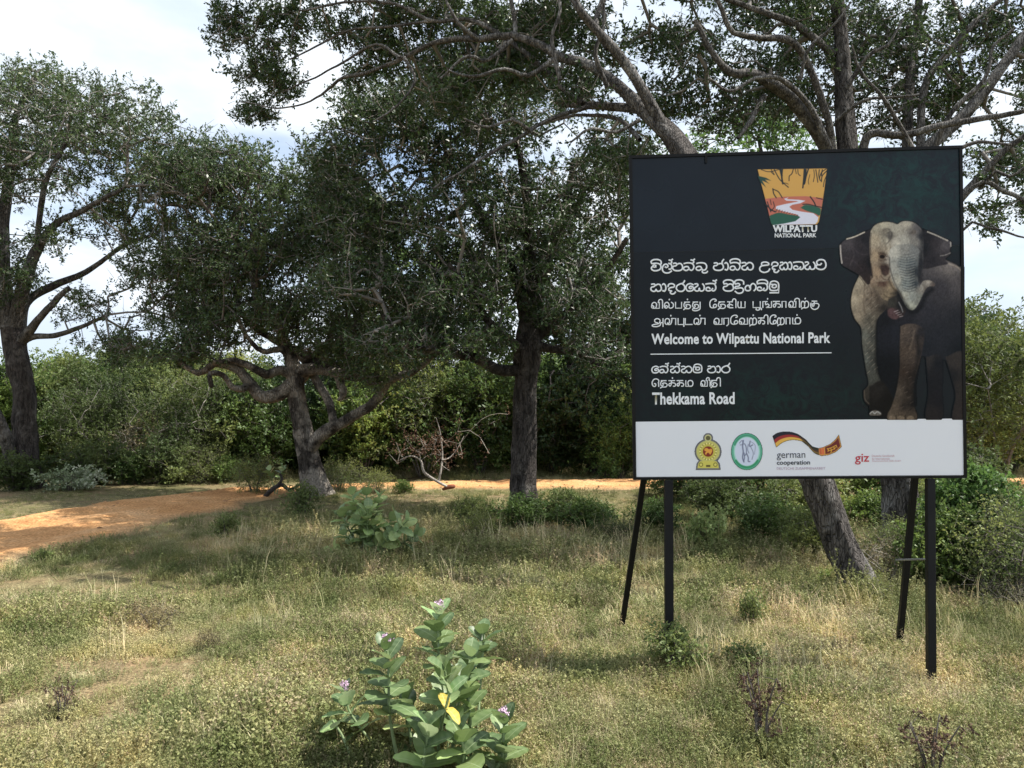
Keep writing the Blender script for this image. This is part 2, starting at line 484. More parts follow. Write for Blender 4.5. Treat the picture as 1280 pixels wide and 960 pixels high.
def road_mat():
    m, t, Nn, Lk = new_mat("laterite")
    o = Nn("ShaderNodeOutputMaterial")
    geo = Nn("ShaderNodeNewGeometry")
    at = Nn("ShaderNodeAttribute"); at.attribute_name = "track"
    n1 = Nn("ShaderNodeTexNoise"); n1.inputs['Scale'].default_value = 1.1; n1.inputs['Detail'].default_value = 8; n1.inputs['Roughness'].default_value = 0.65
    Lk(geo.outputs['Position'], n1.inputs[0])
    r = ramp(Nn, [(0.3, (0.36, 0.175, 0.075)), (0.5, (0.53, 0.285, 0.125)), (0.7, (0.62, 0.38, 0.20))]); Lk(n1.outputs[0], r.inputs[0])
    n2 = Nn("ShaderNodeTexNoise"); n2.inputs['Scale'].default_value = 30; n2.inputs['Detail'].default_value = 6
    Lk(geo.outputs['Position'], n2.inputs[0])
    r2 = ramp(Nn, [(0.35, (0.62, 0.60, 0.56)), (0.65, (1.22, 1.22, 1.22))]); Lk(n2.outputs[0], r2.inputs[0])
    ml = Nn("ShaderNodeMix"); ml.data_type = 'RGBA'; ml.blend_type = 'MULTIPLY'; ml.inputs['Factor'].default_value = 1
    Lk(r.outputs[0], ml.inputs['A']); Lk(r2.outputs[0], ml.inputs['B'])
    mk = Nn("ShaderNodeMix"); mk.data_type = 'RGBA'; mk.inputs['B'].default_value = (0.24, 0.19, 0.11, 1)
    Lk(at.outputs['Fac'], mk.inputs['Factor']); Lk(ml.outputs['Result'], mk.inputs['A'])
    b = Nn("ShaderNodeBsdfPrincipled"); b.inputs['Roughness'].default_value = 0.95; b.inputs['Specular IOR Level'].default_value = 0.1
    Lk(mk.outputs['Result'], b.inputs['Base Color'])
    bp = Nn("ShaderNodeBump"); bp.inputs['Strength'].default_value = 0.8; bp.inputs['Distance'].default_value = 0.02
    Lk(n2.outputs[0], bp.inputs['Height']); Lk(bp.outputs[0], b.inputs['Normal']); Lk(b.outputs[0], o.inputs[0])
    return m


M['soil'] = soil_mat()
M['road'] = road_mat()

# ------------------------------------------------------------------ ground and road
def axis_steps(near, far):
    a = list(np.arange(0, near, 0.35))
    s = 0.35
    while a[-1] < far:
        s *= 1.25; a.append(a[-1] + s)
    return np.array(a)


ax = axis_steps(14, 900)
gx = np.concatenate([-ax[:0:-1], ax])
ay = axis_steps(26, 900)
by = axis_steps(2, 700)
gy = np.concatenate([-by[:0:-1], ay])
GX, GY = np.meshgrid(gx, gy)
GZ = tz(GX, GY)
V = np.stack([GX, GY, GZ], -1).reshape(-1, 3)
nx, ny = len(gx), len(gy)
ii = (np.arange(ny - 1)[:, None] * nx + np.arange(nx - 1)[None]).ravel()
Q = np.stack([ii, ii + 1, ii + 1 + nx, ii + nx], -1)
g = obj("ground", make_mesh("ground", V, quads=Q, mats=[M['soil']], smoothed=True))
tag(g, "earth and leaf litter under the dry grass meadow", kind='structure')

near_e = catmull([(-7.6, 2.0), (-6.6, 7.0), (-5.95, 9.8), (-5.55, 11.4), (-5.25, 13.0), (-4.75, 14.8), (-3.9, 16.9), (-1.4, 17.7), (2.8, 17.7), (8, 17.9), (20, 18.8), (45, 20)], 0.25)
far_e = catmull([(-11.5, 1.0), (-10.2, 8.0), (-8.4, 12.2), (-7.6, 13.6), (-7.0, 15.4), (-6.0, 17.2), (-4.4, 18.9), (-1.6, 20.1), (2.8, 20.3), (8, 20.5), (20, 21.4), (45, 22.6)], 0.25)


def resample(c, n):
    s = np.concatenate([[0], np.cumsum(np.linalg.norm(np.diff(c, axis=0), axis=1))])
    t = np.linspace(0, s[-1], n)
    return np.stack([np.interp(t, s, c[:, 0]), np.interp(t, s, c[:, 1])], 1)


NR, MR = 420, 25
ne, fe = resample(near_e, NR), resample(far_e, NR)
w = np.linspace(0, 1, MR)
jag = lambda c, s: 0.25 * (vnoise(c[:, 0], c[:, 1], 0.9, s) - 0.5) + 0.16 * (vnoise(c[:, 0], c[:, 1], 3.1, s + 1) - 0.5)
a_ = (0.0 + jag(ne, 31))[:, None]; b_ = (1.0 + jag(fe, 41))[:, None]
ww = a_ + (b_ - a_) * w[None]
RXY = ne[:, None] * (1 - ww[..., None]) + fe[:, None] * ww[..., None]
prof = -0.05 * np.exp(-((ww - 0.28) / 0.09) ** 2) - 0.05 * np.exp(-((ww - 0.68) / 0.09) ** 2)
edge = np.minimum(w, 1 - w)[None] * np.ones_like(ww)
RZ = tz(RXY[..., 0], RXY[..., 1]) + 0.075 + prof * 0.85 - 0.07 * (1 - smooth(0, 0.08, edge)) + 0.012 * (vnoise(RXY[..., 0], RXY[..., 1], 6, 8) - 0.5)
V = np.concatenate([RXY, RZ[..., None]], -1).reshape(-1, 3)
ii = (np.arange(NR - 1)[:, None] * MR + np.arange(MR - 1)[None]).ravel()
me = make_mesh("dirt_road", V, quads=np.stack([ii, ii + MR, ii + MR + 1, ii + 1], -1), mats=[M['road']], smoothed=True)
trk = (1 - smooth(0.0, 0.10, edge)) * 0.8 + 0.35 * smooth(0.5, 0.75, vnoise(RXY[..., 0], RXY[..., 1], 1.2, 12)) * np.exp(-((ww - 0.48) / 0.07) ** 2)
me.attributes.new("track", 'FLOAT', 'POINT').data.foreach_set("value", trk.ravel().astype(np.float32))
rd = obj("dirt_road", me)
tag(rd, "orange dirt road bending behind the trees", kind='structure')


# loose stones along the wheel tracks
sv, sq = [], []
box = np.array([[-1, -1, -.6], [1, -1, -.6], [1, 1, -.6], [-1, 1, -.6], [-.6, -.6, .6], [.6, -.6, .6], [.6, .6, .6], [-.6, .6, .6]])
bq = np.array([[0, 1, 5, 4], [1, 2, 6, 5], [2, 3, 7, 6], [3, 0, 4, 7], [4, 5, 6, 7]])
for k in range(1100):
    i_, j_ = rng.integers(60, 400), (rng.integers(0, 4) if k % 3 == 0 else rng.integers(20, 25) if k % 3 == 1 else rng.integers(0, 25))
    c_ = V[i_ * MR + j_] + [rng.normal(0, 0.12), rng.normal(0, 0.12), 0.0]
    r_ = rng.uniform(0.008, 0.03) * np.array([1, rng.uniform(0.6, 1), rng.uniform(0.4, 0.8)])
    a = rng.uniform(0, 6.28); m_ = np.array([[math.cos(a), -math.sin(a), 0], [math.sin(a), math.cos(a), 0], [0, 0, 1]])
    sv.append((box * r_ * rng.uniform(0.8, 1.2, box.shape)) @ m_.T + c_); sq.append(bq + 8 * k)
o = obj("pebbles", make_mesh("pebbles", np.vstack(sv), quads=np.vstack(sq), mats=[plain_mat("laterite_gravel", (0.30, 0.17, 0.09), 0.9, 0.1, nz=0.5, nzs=9)]))
tag(o, "loose reddish gravel scattered on the dirt road", kind='stuff')


def on_road(x, y, grow=0.0):
    """True where the point lies on the road"""
    x = np.atleast_1d(x).astype(float); y = np.atleast_1d(y).astype(float)
    poly = np.vstack([ne[::6], fe[::-6]])
    inside = np.zeros(len(x), bool)
    j = len(poly) - 1
    for i in range(len(poly)):
        xi, yi = poly[i]; xj, yj = poly[j]
        c = ((yi > y) != (yj > y)) & (x < (xj - xi) * (y - yi) / (yj - yi + 1e-12) + xi)
        inside ^= c
        j = i
    return inside


# ------------------------------------------------------------------ trees
def grow(limb_nodes, limb_tip_r, targets, seg=0.3, wob=0.06):
    """joins every target to the nearest wood; returns nodes, parent index, descendant count, target node ids"""
    pos = [tuple(p) for p in limb_nodes]
    par = [-1] * len(pos)
    plen = [0.0] * len(pos)
    nodes = np.zeros((len(pos) + len(targets) * 14 + 10, 3)); nodes[:len(pos)] = limb_nodes
    pl = np.zeros(len(nodes)); n = len(pos)
    d0 = np.array([np.min(np.linalg.norm(limb_nodes - t, axis=1)) for t in targets])
    tip = []
    for t in np.array(targets)[np.argsort(d0)]:
        dd = np.linalg.norm(nodes[:n] - t, axis=1)
        k = int(np.argmin(dd + 0.22 * pl[:n]))
        m = max(1, int(dd[k] / seg))
        m = min(m, 12)
        a = nodes[k].copy(); prev = k
        L = dd[k]
        side = rng.normal(size=3) * wob * L
        for q in range(1, m + 1):
            f = q / m
            p = a * (1 - f) + t * f + side * math.sin(math.pi * f) + rng.normal(size=3) * wob * seg * (f < 1)
            p[2] += 0.10 * L * math.sin(math.pi * f)
            nodes[n] = p; par.append(prev); pl[n] = pl[prev] + L / m
            prev = n; n += 1
            if n >= len(nodes) - 2: break
        tip.append(prev)
        if n >= len(nodes) - 2: break
    par = np.array(par)
    cnt = np.zeros(n)
    for t in tip:
        cnt[t] += 1
    for i in range(n - 1, len(limb_nodes) - 1, -1):
        if par[i] >= 0: cnt[par[i]] += cnt[i]
    return nodes[:n], par, cnt, tip


def pix_path(pts):
    """[(px, py, distance, half width in px)] -> world path + radius"""
    return np.array([np.append(P(p[0], p[1], p[2]), p[3] * p[2] / FPX) for p in pts])


def sprays(C, per_twig, ntw, R, L, W, up=0.35, droop=0.0):
    """leafy twigs round every point of C: returns leaf mesh arrays and the twig sticks"""
    n = len(C)
    D = rdir(n * ntw, up)
    base = np.repeat(C, ntw, 0) + rng.normal(size=(n * ntw, 3)) * R * 0.25
    ln = R * rng.uniform(0.5, 1.25, n * ntw)
    D[:, 2] -= droop
    tipp = base + D * ln[:, None]
    tw = (base, tipp)
    m = n * ntw * per_twig
    f = np.tile(np.linspace(0.15, 1.0, per_twig), n * ntw) + rng.uniform(-0.06, 0.06, m)
    b = np.repeat(base, per_twig, 0); d = np.repeat(D, per_twig, 0); l = np.repeat(ln, per_twig)
    pos = b + d * (l * f)[:, None]
    A = d * 0.5 + rdir(m) * 0.9
    Nn = rdir(m, 0.9)
    s = rng.uniform(0.65, 1.25, m)
    return leaves(pos, A, Nn, L * s, W * s * rng.uniform(0.8, 1.15, m)), tw


def tree(name, label, limbs, blobs, nclump, bark, leafm, leaf=(0.07, 0.036), R=0.28, ntw=5, per=9, bare=0.12, twig_r=0.0038, group=None,
         cat='tree', twigm='twig', limb_bark=None, wob=0.008):
    """limbs: list of pixel paths, the first is the trunk; blobs: (px, py, rx, ry, distance, depth radius, weight)"""
    tr = pix_path(limbs[0])
    base = tr[0, :3].copy()
    root = thing(name, tuple(base), label, cat, group)
    nodes, nrad = [], []
    for i, l in enumerate(limbs):
        w = pix_path(l)
        c = catmull(w, 0.10 if i == 0 else 0.12)
        path, rad = c[:, :3], np.maximum(c[:, 3], 0.004)
        if i > 0:
            path = path + np.cumsum(rng.normal(size=path.shape) * wob, 0) * np.linspace(0, 1, len(path))[:, None]
        if i == 0:   # root flare
            k = np.linspace(0, 1, len(rad))
            rad = rad * (1 + 0.35 * np.exp(-k * len(rad) * 0.10 / 0.35 * 1.0))
        big = rad.max() > 0.05
        v, q = tube(path, rad, 22 if i == 0 else (12 if big else 6), 0.17 if i == 0 else 0.14, seed=i + 3)
        o = obj("trunk" if i == 0 else "limb", make_mesh("trunk" if i == 0 else "limb", v, quads=q, mats=[M[bark if i == 0 or not limb_bark else limb_bark]], smoothed=True), root)
        s = int(len(path) * (0.55 if i == 0 else 0.2))
        nodes.append(path[s::3]); nrad.append(rad[s::3])
    nodes = np.vstack(nodes); nrad = np.concatenate(nrad)
    wts = np.array([b[6] if len(b) > 6 else 1.0 for b in blobs]) * np.array([b[2] * b[3] for b in blobs]) ** 0.9
    cn = np.maximum(3, (nclump * wts / wts.sum())).astype(int)
    T = []
    for b, k in zip(blobs, cn):
        u = rng.normal(size=(k, 3)); u /= np.linalg.norm(u, axis=1, keepdims=True); u *= rng.uniform(0, 1, (k, 1)) ** (1 / 2.2)
        T += [P(b[0] + b[2] * q[0], b[1] + b[3] * q[1], b[4] + b[5] * q[2]) for q in u]
    T = np.array(T)
    nd, par, cnt, tip = grow(nodes, None, T)
    e = np.arange(len(nodes), len(nd))
    e = e[par[e] >= 0]
    r = twig_r * np.sqrt(np.maximum(cnt, 0.6)) * 1.25
    r[:len(nodes)] = nrad
    for k_ in e:                      # a branch is never thicker than the wood it leaves
        r[k_] = min(r[k_], r[par[k_]] * (0.72 if par[k_] < len(nodes) else 1.0))
    pr = np.minimum(np.where(par[e] >= len(nodes), r[np.maximum(par[e], 0)], r[e] * 1.25), r[e] * 1.5)
    big = r[e] > 0.014
    parts = []
    if big.any(): parts.append(sticks(nd[par[e[big]]], nd[e[big]], pr[big], r[e[big]], 6))
    if (~big).any(): parts.append(sticks(nd[par[e[~big]]], nd[e[~big]], pr[~big], r[e[~big]], 3))
    tipp = nd[tip]
    leafy = rng.uniform(size=len(tipp)) > bare
    (lv, lq), tw = sprays(tipp[leafy], per, ntw, R, leaf[0], leaf[1])
    parts.append(sticks(tw[0], tw[1], np.full(len(tw[0]), twig_r * 0.8), np.full(len(tw[0]), twig_r * 0.35), 3))
    (_, _), tb = sprays(tipp[~leafy], 1, 5, R * 1.2, 0.01, 0.01)
    parts.append(sticks(tb[0], tb[1], np.full(len(tb[0]), twig_r), np.full(len(tb[0]), twig_r * 0.4), 3))
    v, q = join(parts)
    obj("branches", make_mesh("branches", v, quads=q, mats=[M[twigm]], smoothed=True), root, kind='stuff')
    obj("crown", make_mesh("crown", lv, quads=lq, mats=[M[leafm]]), root, kind='stuff')
    return root


# left tree beside the road
tree("tree", "tall spreading tree at the left edge beyond the dirt road",
     [[(36, 618, 17.6, 16.73), (32, 560, 17.6, 13.94), (30, 500, 17.6, 13.24), (22, 450, 17.6, 13.24), (14, 410, 17.6, 12.55)],
      [(24, 600, 17.55, 7.65), (12, 565, 17.3, 7.65), (2, 530, 17.0, 6.80), (-20, 480, 16.6, 5.95)],
      [(16, 415, 17.6, 9.35), (32, 350, 17.4, 7.65), (46, 310, 17.2, 5.95), (70, 280, 17, 4.67), (110, 262, 16.8, 3.40), (150, 240, 16.6, 2.12)],
      [(24, 425, 17.6, 6.80), (34, 378, 17.9, 5.52), (70, 356, 18.2, 4.67), (110, 340, 18.4, 3.40), (160, 305, 18.6, 2.55), (200, 290, 18.8, 1.70)],
      [(22, 430, 17.6, 6.80), (48, 400, 17.2, 4.67), (72, 372, 16.9, 3.82), (86, 358, 16.8, 2.98)],
      [(24, 430, 17.6, 5.95), (40, 421, 17.5, 4.25), (70, 418, 17.3, 3.40), (100, 408, 17.1, 2.55), (130, 395, 17, 1.70)],
      [(10, 410, 17.6, 10.20), (2, 340, 17.6, 9.35), (4, 280, 17.6, 7.65), (12, 220, 17.7, 5.95), (22, 150, 17.9, 4.25), (40, 100, 18, 2.55)],
      [(0, 400, 17.6, 7.65), (-40, 350, 17.3, 5.95), (-80, 280, 17, 4.25), (-120, 200, 17, 2.55)],
      [(46, 312, 17.2, 4.25), (50, 270, 17, 3.82), (62, 220, 16.8, 2.98), (90, 170, 16.6, 2.12)]],
     [(45, 120, 75, 45, 17.8, 2.0), (130, 150, 95, 50, 17.6, 2.2), (50, 200, 90, 60, 17.6, 2.4), (190, 205, 90, 55, 17.6, 2.2), (240, 250, 75, 60, 17.6, 2.0), (215, 330, 95, 50, 17.5, 2.0),
      (145, 270, 55, 35, 18, 1.8), (235, 395, 75, 35, 17.2, 1.6), (155, 432, 55, 22, 17, 1.2), (105, 385, 40, 22, 17.2, 1.0, 0.8), (-60, 180, 90, 110, 17.4, 2.4), (15, 345, 32, 45, 17.2, 1.2, 0.8),
      (70, 300, 45, 28, 17.0, 1.0, 0.45), (260, 350, 60, 60, 17.8, 1.5), (-90, 330, 60, 80, 17, 2)],
     1700, 'bark_dark', 'leaf_tree', (0.076, 0.034), 0.30, 7, 11, 0.2, 0.0055, limb_bark='bark_pale', twigm='twig_grey')

# gnarled tree
tree("tree", "gnarled low-forking tree with a patchy pale trunk and snaking limbs beside the dirt road",
     [[(397, 622, 16.2, 15.48), (388, 580, 16.2, 13.16), (378, 530, 16.2, 11.61), (370, 490, 16.2, 11.61), (368, 468, 16.2, 11.61)],
      [(368, 480, 16.2, 10.32), (350, 492, 16.1, 9.46), (325, 496, 16, 7.74), (308, 478, 15.9, 6.88), (290, 460, 15.8, 6.02), (262, 452, 15.7, 4.73), (240, 462, 15.6, 3.87), (215, 448, 15.5, 2.58)],
      [(312, 482, 15.9, 5.16), (300, 486, 15.7, 4.30), (288, 482, 15.6, 3.87), (276, 470, 15.5, 3.44), (254, 468, 15.3, 3.44), (252, 486, 15.3, 3.01)],
      [(368, 470, 16.2, 7), (350, 462, 16.0, 6), (335, 466, 15.8, 6), (318, 455, 15.7, 5), (296, 446, 15.6, 4), (270, 448, 15.5, 3)],
      [(385, 455, 16.4, 6), (410, 452, 16.2, 6), (425, 468, 16, 5.5), (428, 490, 15.9, 5), (420, 497, 15.9, 2)],
      [(366, 455, 16.2, 6), (352, 436, 16, 4), (330, 440, 15.8, 3.4), (312, 425, 15.7, 2.6), (300, 400, 15.6, 2)],
      [(390, 445, 16.4, 5), (415, 436, 16.2, 4), (440, 445, 16, 3.4), (465, 436, 15.8, 2.6)],
      [(370, 478, 16.2, 10.32), (385, 455, 16.5, 7.74), (372, 440, 16.7, 6.88), (345, 428, 16.9, 5.16), (310, 400, 17.1, 3.87), (290, 360, 17.2, 2.58)],
      [(385, 568, 16.2, 7.74), (400, 545, 16.0, 8.60), (432, 526, 15.8, 6.88), (462, 508, 15.6, 6.02), (484, 480, 15.4, 5.16), (520, 462, 15.2, 3.87), (550, 440, 15, 2.58)],
      [(418, 534, 15.8, 5.16), (412, 505, 16.0, 5.16), (398, 482, 16.2, 5.16), (392, 465, 16.4, 5.16), (402, 440, 16.5, 4.30), (420, 400, 16.6, 3.44)],
      [(370, 470, 16.2, 11.18), (362, 440, 16.1, 7.74), (352, 410, 16, 6.02), (330, 370, 16, 4.30), (322, 320, 16, 2.58)],
      [(372, 465, 16.2, 9.46), (400, 462, 16, 6.88), (440, 470, 15.8, 6.02), (480, 474, 15.6, 4.30), (510, 455, 15.5, 2.58)],
      [(378, 450, 16.3, 6.88), (420, 430, 16.4, 5.16), (450, 395, 16.5, 4.30), (460, 340, 16.6, 2.58)]],
     [(245, 215, 55, 45, 16.6, 1.8), (300, 230, 60, 55, 16.4, 1.8), (345, 300, 80, 60, 16.3, 2.0), (280, 330, 70, 60, 16.4, 1.8), (310, 400, 80, 35, 16.2, 1.8), (390, 380, 80, 45, 16.2, 2.0),
      (215, 440, 45, 22, 15.6, 1.0, 0.8), (250, 425, 50, 25, 15.7, 1.2, 0.8), (440, 430, 80, 30, 15.8, 1.6), (430, 300, 75, 60, 16.2, 2.0), (500, 400, 70, 50, 15.8, 1.6), (400, 235, 60, 45, 16.6, 1.6), (470, 470, 60, 14, 15.4, 1.0, 0.7)],
     1400, 'bark_patchy', 'leaf_tree', (0.074, 0.034), 0.30, 7, 11, 0.12, 0.0055, limb_bark='bark_patchy', wob=0.016)

# central trunk
tree("tree", "straight grey-trunked tree in the middle of the meadow with a broad dark crown",
     [[(655, 655, 14, 17.10), (655, 600, 14, 15.67), (657, 540, 14, 15.20), (657, 480, 14, 15.20), (660, 440, 14, 16.15), (663, 405, 14, 14.25), (664, 370, 14, 11.40)],
      [(655, 462, 14, 8), (625, 463, 13.8, 7), (600, 450, 13.6, 6.5), (570, 442, 13.4, 6), (535, 437, 13.2, 5), (505, 420, 13, 4), (480, 395, 12.8, 3)],
      [(658, 442, 14, 7), (636, 425, 13.6, 5.5), (612, 405, 13.3, 5), (590, 370, 13, 4), (560, 330, 12.8, 3)],
      [(668, 430, 14, 7), (690, 436, 13.8, 5), (720, 440, 13.6, 4), (750, 456, 13.4, 2.5)],
      [(660, 400, 14, 10), (645, 350, 14, 8), (620, 300, 14, 6), (590, 250, 14, 4.5), (560, 200, 14, 3)],
      [(665, 390, 14, 10), (680, 330, 14.2, 8), (700, 270, 14.4, 6), (715, 200, 14.6, 4)],
      [(664, 380, 14, 9), (662, 300, 13.8, 7), (655, 220, 13.6, 5), (640, 150, 13.5, 3)],
      [(672, 420, 14, 7), (710, 390, 13.6, 5), (750, 350, 13.3, 4), (780, 300, 13, 3)]],
     [(485, 170, 80, 50, 14, 2.0), (590, 190, 100, 60, 14, 2.2), (560, 270, 110, 60, 14, 2.4), (690, 260, 100, 70, 14, 2.2), (450, 270, 80, 60, 14, 2.0), (560, 360, 100, 50, 13.6, 2.0), (720, 370, 75, 55, 13.6, 1.6),
      (640, 130, 100, 50, 14, 2.0), (470, 130, 60, 35, 14, 1.6), (540, 120, 70, 40, 14, 1.8), (430, 230, 50, 40, 14.4, 1.4), (770, 210, 60, 70, 14, 1.6), (570, 425, 80, 26, 13.4, 1.4), (490, 430, 60, 30, 13.2, 1.4), (420, 190, 50, 30, 14.3, 1.4), (740, 440, 45, 22, 13.4, 1.0, 0.8), (450, 350, 80, 40, 13.6, 1.8),
      (650, 330, 80, 50, 14, 2)],
     2000, 'bark_dark', 'leaf_dark', (0.074, 0.035), 0.28, 6, 10, 0.13, 0.0048, twigm='twig_grey')

# big leaning tree beside the sign
tree("tree", "big grey tree leaning left from behind the sign, its long limbs reaching over the meadow",
     [[(1078, 762, 8.5, 26), (1066, 715, 8.5, 20), (1045, 665, 8.55, 19), (1022, 600, 8.6, 19), (990, 520, 8.7, 18), (950, 410, 8.8, 17), (900, 280, 8.95, 16), (862, 205, 9.1, 14.5), (838, 168, 9.25, 12.5), (818, 148, 9.3, 9), (795, 128, 9.36, 3)],
      [(842, 176, 9.2, 9.84), (800, 135, 9.36, 9.02), (768, 105, 9.48, 7.38), (735, 82, 9.59, 6.56), (700, 72, 9.71, 5.74), (668, 55, 9.82, 4.92), (640, 48, 9.94, 4.51), (600, 52, 10.05, 4.10), (570, 52, 10.17, 3.69), (540, 58, 10.28, 3.28), (505, 72, 10.40, 2.95), (480, 82, 10.51, 2.46)],
      [(830, 160, 9.25, 7.38), (795, 100, 9.13, 6.56), (765, 60, 9.02, 6.15), (735, 28, 8.90, 5.33), (715, 0, 8.79, 4.51), (690, -60, 9.26, 3.28), (660, -130, 9.46, 2.05)],
      [(800, 138, 9.36, 5.74), (775, 134, 9.59, 5.74), (740, 133, 9.82, 4.92), (710, 132, 10.05, 3.69), (690, 130, 10.17, 2.46)],
      [(728, 130, 9.82, 4.10), (700, 108, 10.05, 3.69), (678, 85, 10.17, 3.28), (650, 62, 10.28, 3.28), (618, 40, 10.40, 3.28), (585, 24, 10.51, 2.95), (540, 26, 10.63, 2.62), (500, 8, 10.74, 2.13), (465, 2, 10.86, 1.97), (420, 8, 10.97, 1.64), (375, 15, 11.09, 1.31)],
      [(735, 134, 9.82, 3.28), (690, 148, 9.71, 2.62), (655, 168, 9.59, 2.46), (620, 188, 9.48, 2.13), (580, 215, 9.36, 1.80), (545, 236, 9.25, 1.48)],
      [(800, 175, 9.25, 3.28), (775, 150, 9.71, 2.87), (740, 145, 9.94, 2.46), (700, 150, 10.17, 1.97), (660, 165, 10.40, 1.64)],
      [(486, 80, 10.51, 2.46), (455, 92, 10.63, 2.30), (430, 97, 10.74, 2.13), (415, 108, 10.86, 1.97), (402, 120, 10.97, 1.64), (380, 132, 11.09, 1.31), (345, 138, 11.20, 0.98), (300, 132, 11.32, 0.66)],
      [(540, 26, 10.63, 2.13), (490, 32, 10.74, 1.80), (440, 36, 10.86, 1.64), (400, 55, 10.97, 1.31), (360, 75, 11.09, 1.07)],
      [(760, 60, 9.02, 4.10), (745, 30, 9.25, 4.10), (760, -10, 9.48, 3.69), (790, -60, 9.71, 3.28), (820, -130, 9.94, 2.46)],
      [(500, 72, 10.40, 1.97), (470, 55, 10.63, 1.80), (430, 75, 10.86, 1.48), (395, 92, 11.09, 1.23), (355, 110, 11.20, 0.90)],
      [(645, 50, 9.94, 3.28), (640, 10, 10.05, 2.95), (620, -50, 10.17, 2.46), (580, -120, 10.40, 1.64)],
      [(690, 75, 9.4, 3.5), (660, 95, 9.3, 3), (630, 88, 9.2, 2.6), (590, 98, 9.2, 2), (560, 90, 9.1, 1.4)],
      [(700, 100, 9.3, 3), (690, 50, 9.3, 2.6), (700, 10, 9.3, 2), (690, -30, 9.3, 1.5)], [(760, 110, 9.4, 3.4), (745, 70, 9.3, 2.8), (755, 30, 9.3, 2.2), (748, -10, 9.3, 1.6)],
      [(640, 50, 9.3, 3), (610, 75, 9.2, 2.4), (585, 70, 9.1, 2), (550, 95, 9.1, 1.4)], [(665, 165, 9.6, 2.5), (640, 150, 9.5, 2), (610, 160, 9.4, 1.6), (580, 150, 9.4, 1.2)],
      [(800, 150, 9.1, 3), (770, 165, 9.1, 2.4), (740, 160, 9, 2), (715, 178, 9, 1.4)], [(600, 50, 9.7, 2.8), (575, 30, 9.6, 2.2), (560, 0, 9.6, 1.6)], [(505, 72, 10.0, 2.4), (520, 100, 9.9, 2), (500, 130, 9.9, 1.5), (470, 150, 9.9, 1)]],
     [(700, 30, 70, 35, 11.65, 0.9), (640, 60, 80, 40, 11.75, 0.9), (760, 60, 45, 40, 11.25, 0.7, 0.6), (540, 70, 80, 40, 11.85, 0.9), (820, 60, 40, 40, 10.65, 0.6, 0.5), (300, 25, 45, 28, 12.08, 0.5, 1.1), (285, 48, 28, 16, 12.19, 0.4), (345, 60, 40, 26, 12.08, 0.5, 0.9), (325, 95, 40, 26, 12.19, 0.4, 1.2), (352, 112, 28, 18, 12.19, 0.35, 1.1), (320, 140, 36, 16, 12.31, 0.35, 1.2), (365, 20, 45, 25, 11.96, 0.5),
      (425, 35, 45, 30, 11.85, 0.6, 0.7), (455, 50, 30, 30, 11.73, 0.6, 0.9), (480, 70, 30, 25, 11.50, 0.6), (490, 20, 50, 30, 11.62, 0.8), (550, 15, 50, 30, 11.39, 0.8), (610, 20, 50, 30, 11.16, 0.9), (650, 90, 60, 30, 10.70, 0.8), (680, 30, 50, 40, 10.47, 0.8), (600, 90, 60, 30, 10.93, 0.8),
      (720, 110, 50, 30, 10.01, 0.7), (560, 120, 50, 30, 10.81, 0.7), (440, 100, 35, 14, 11.73, 0.4, 0.7), (780, 190, 50, 30, 9.89, 0.6, 0.6),
      (560, -80, 140, 60, 11.16, 1.4, 0.7), (700, -60, 120, 60, 10.24, 1.4, 0.7), (420, -50, 120, 50, 11.62, 1.0, 0.7), (300, -40, 60, 30, 11.96, 0.6), (820, -90, 120, 60, 10.47, 1.4, 0.7)],
     2150, 'bark_grey', 'leaf_dark', (0.062, 0.031), 0.2, 5, 9, 0.16, 0.0036, twigm='twig_grey', limb_bark='bark_pale')

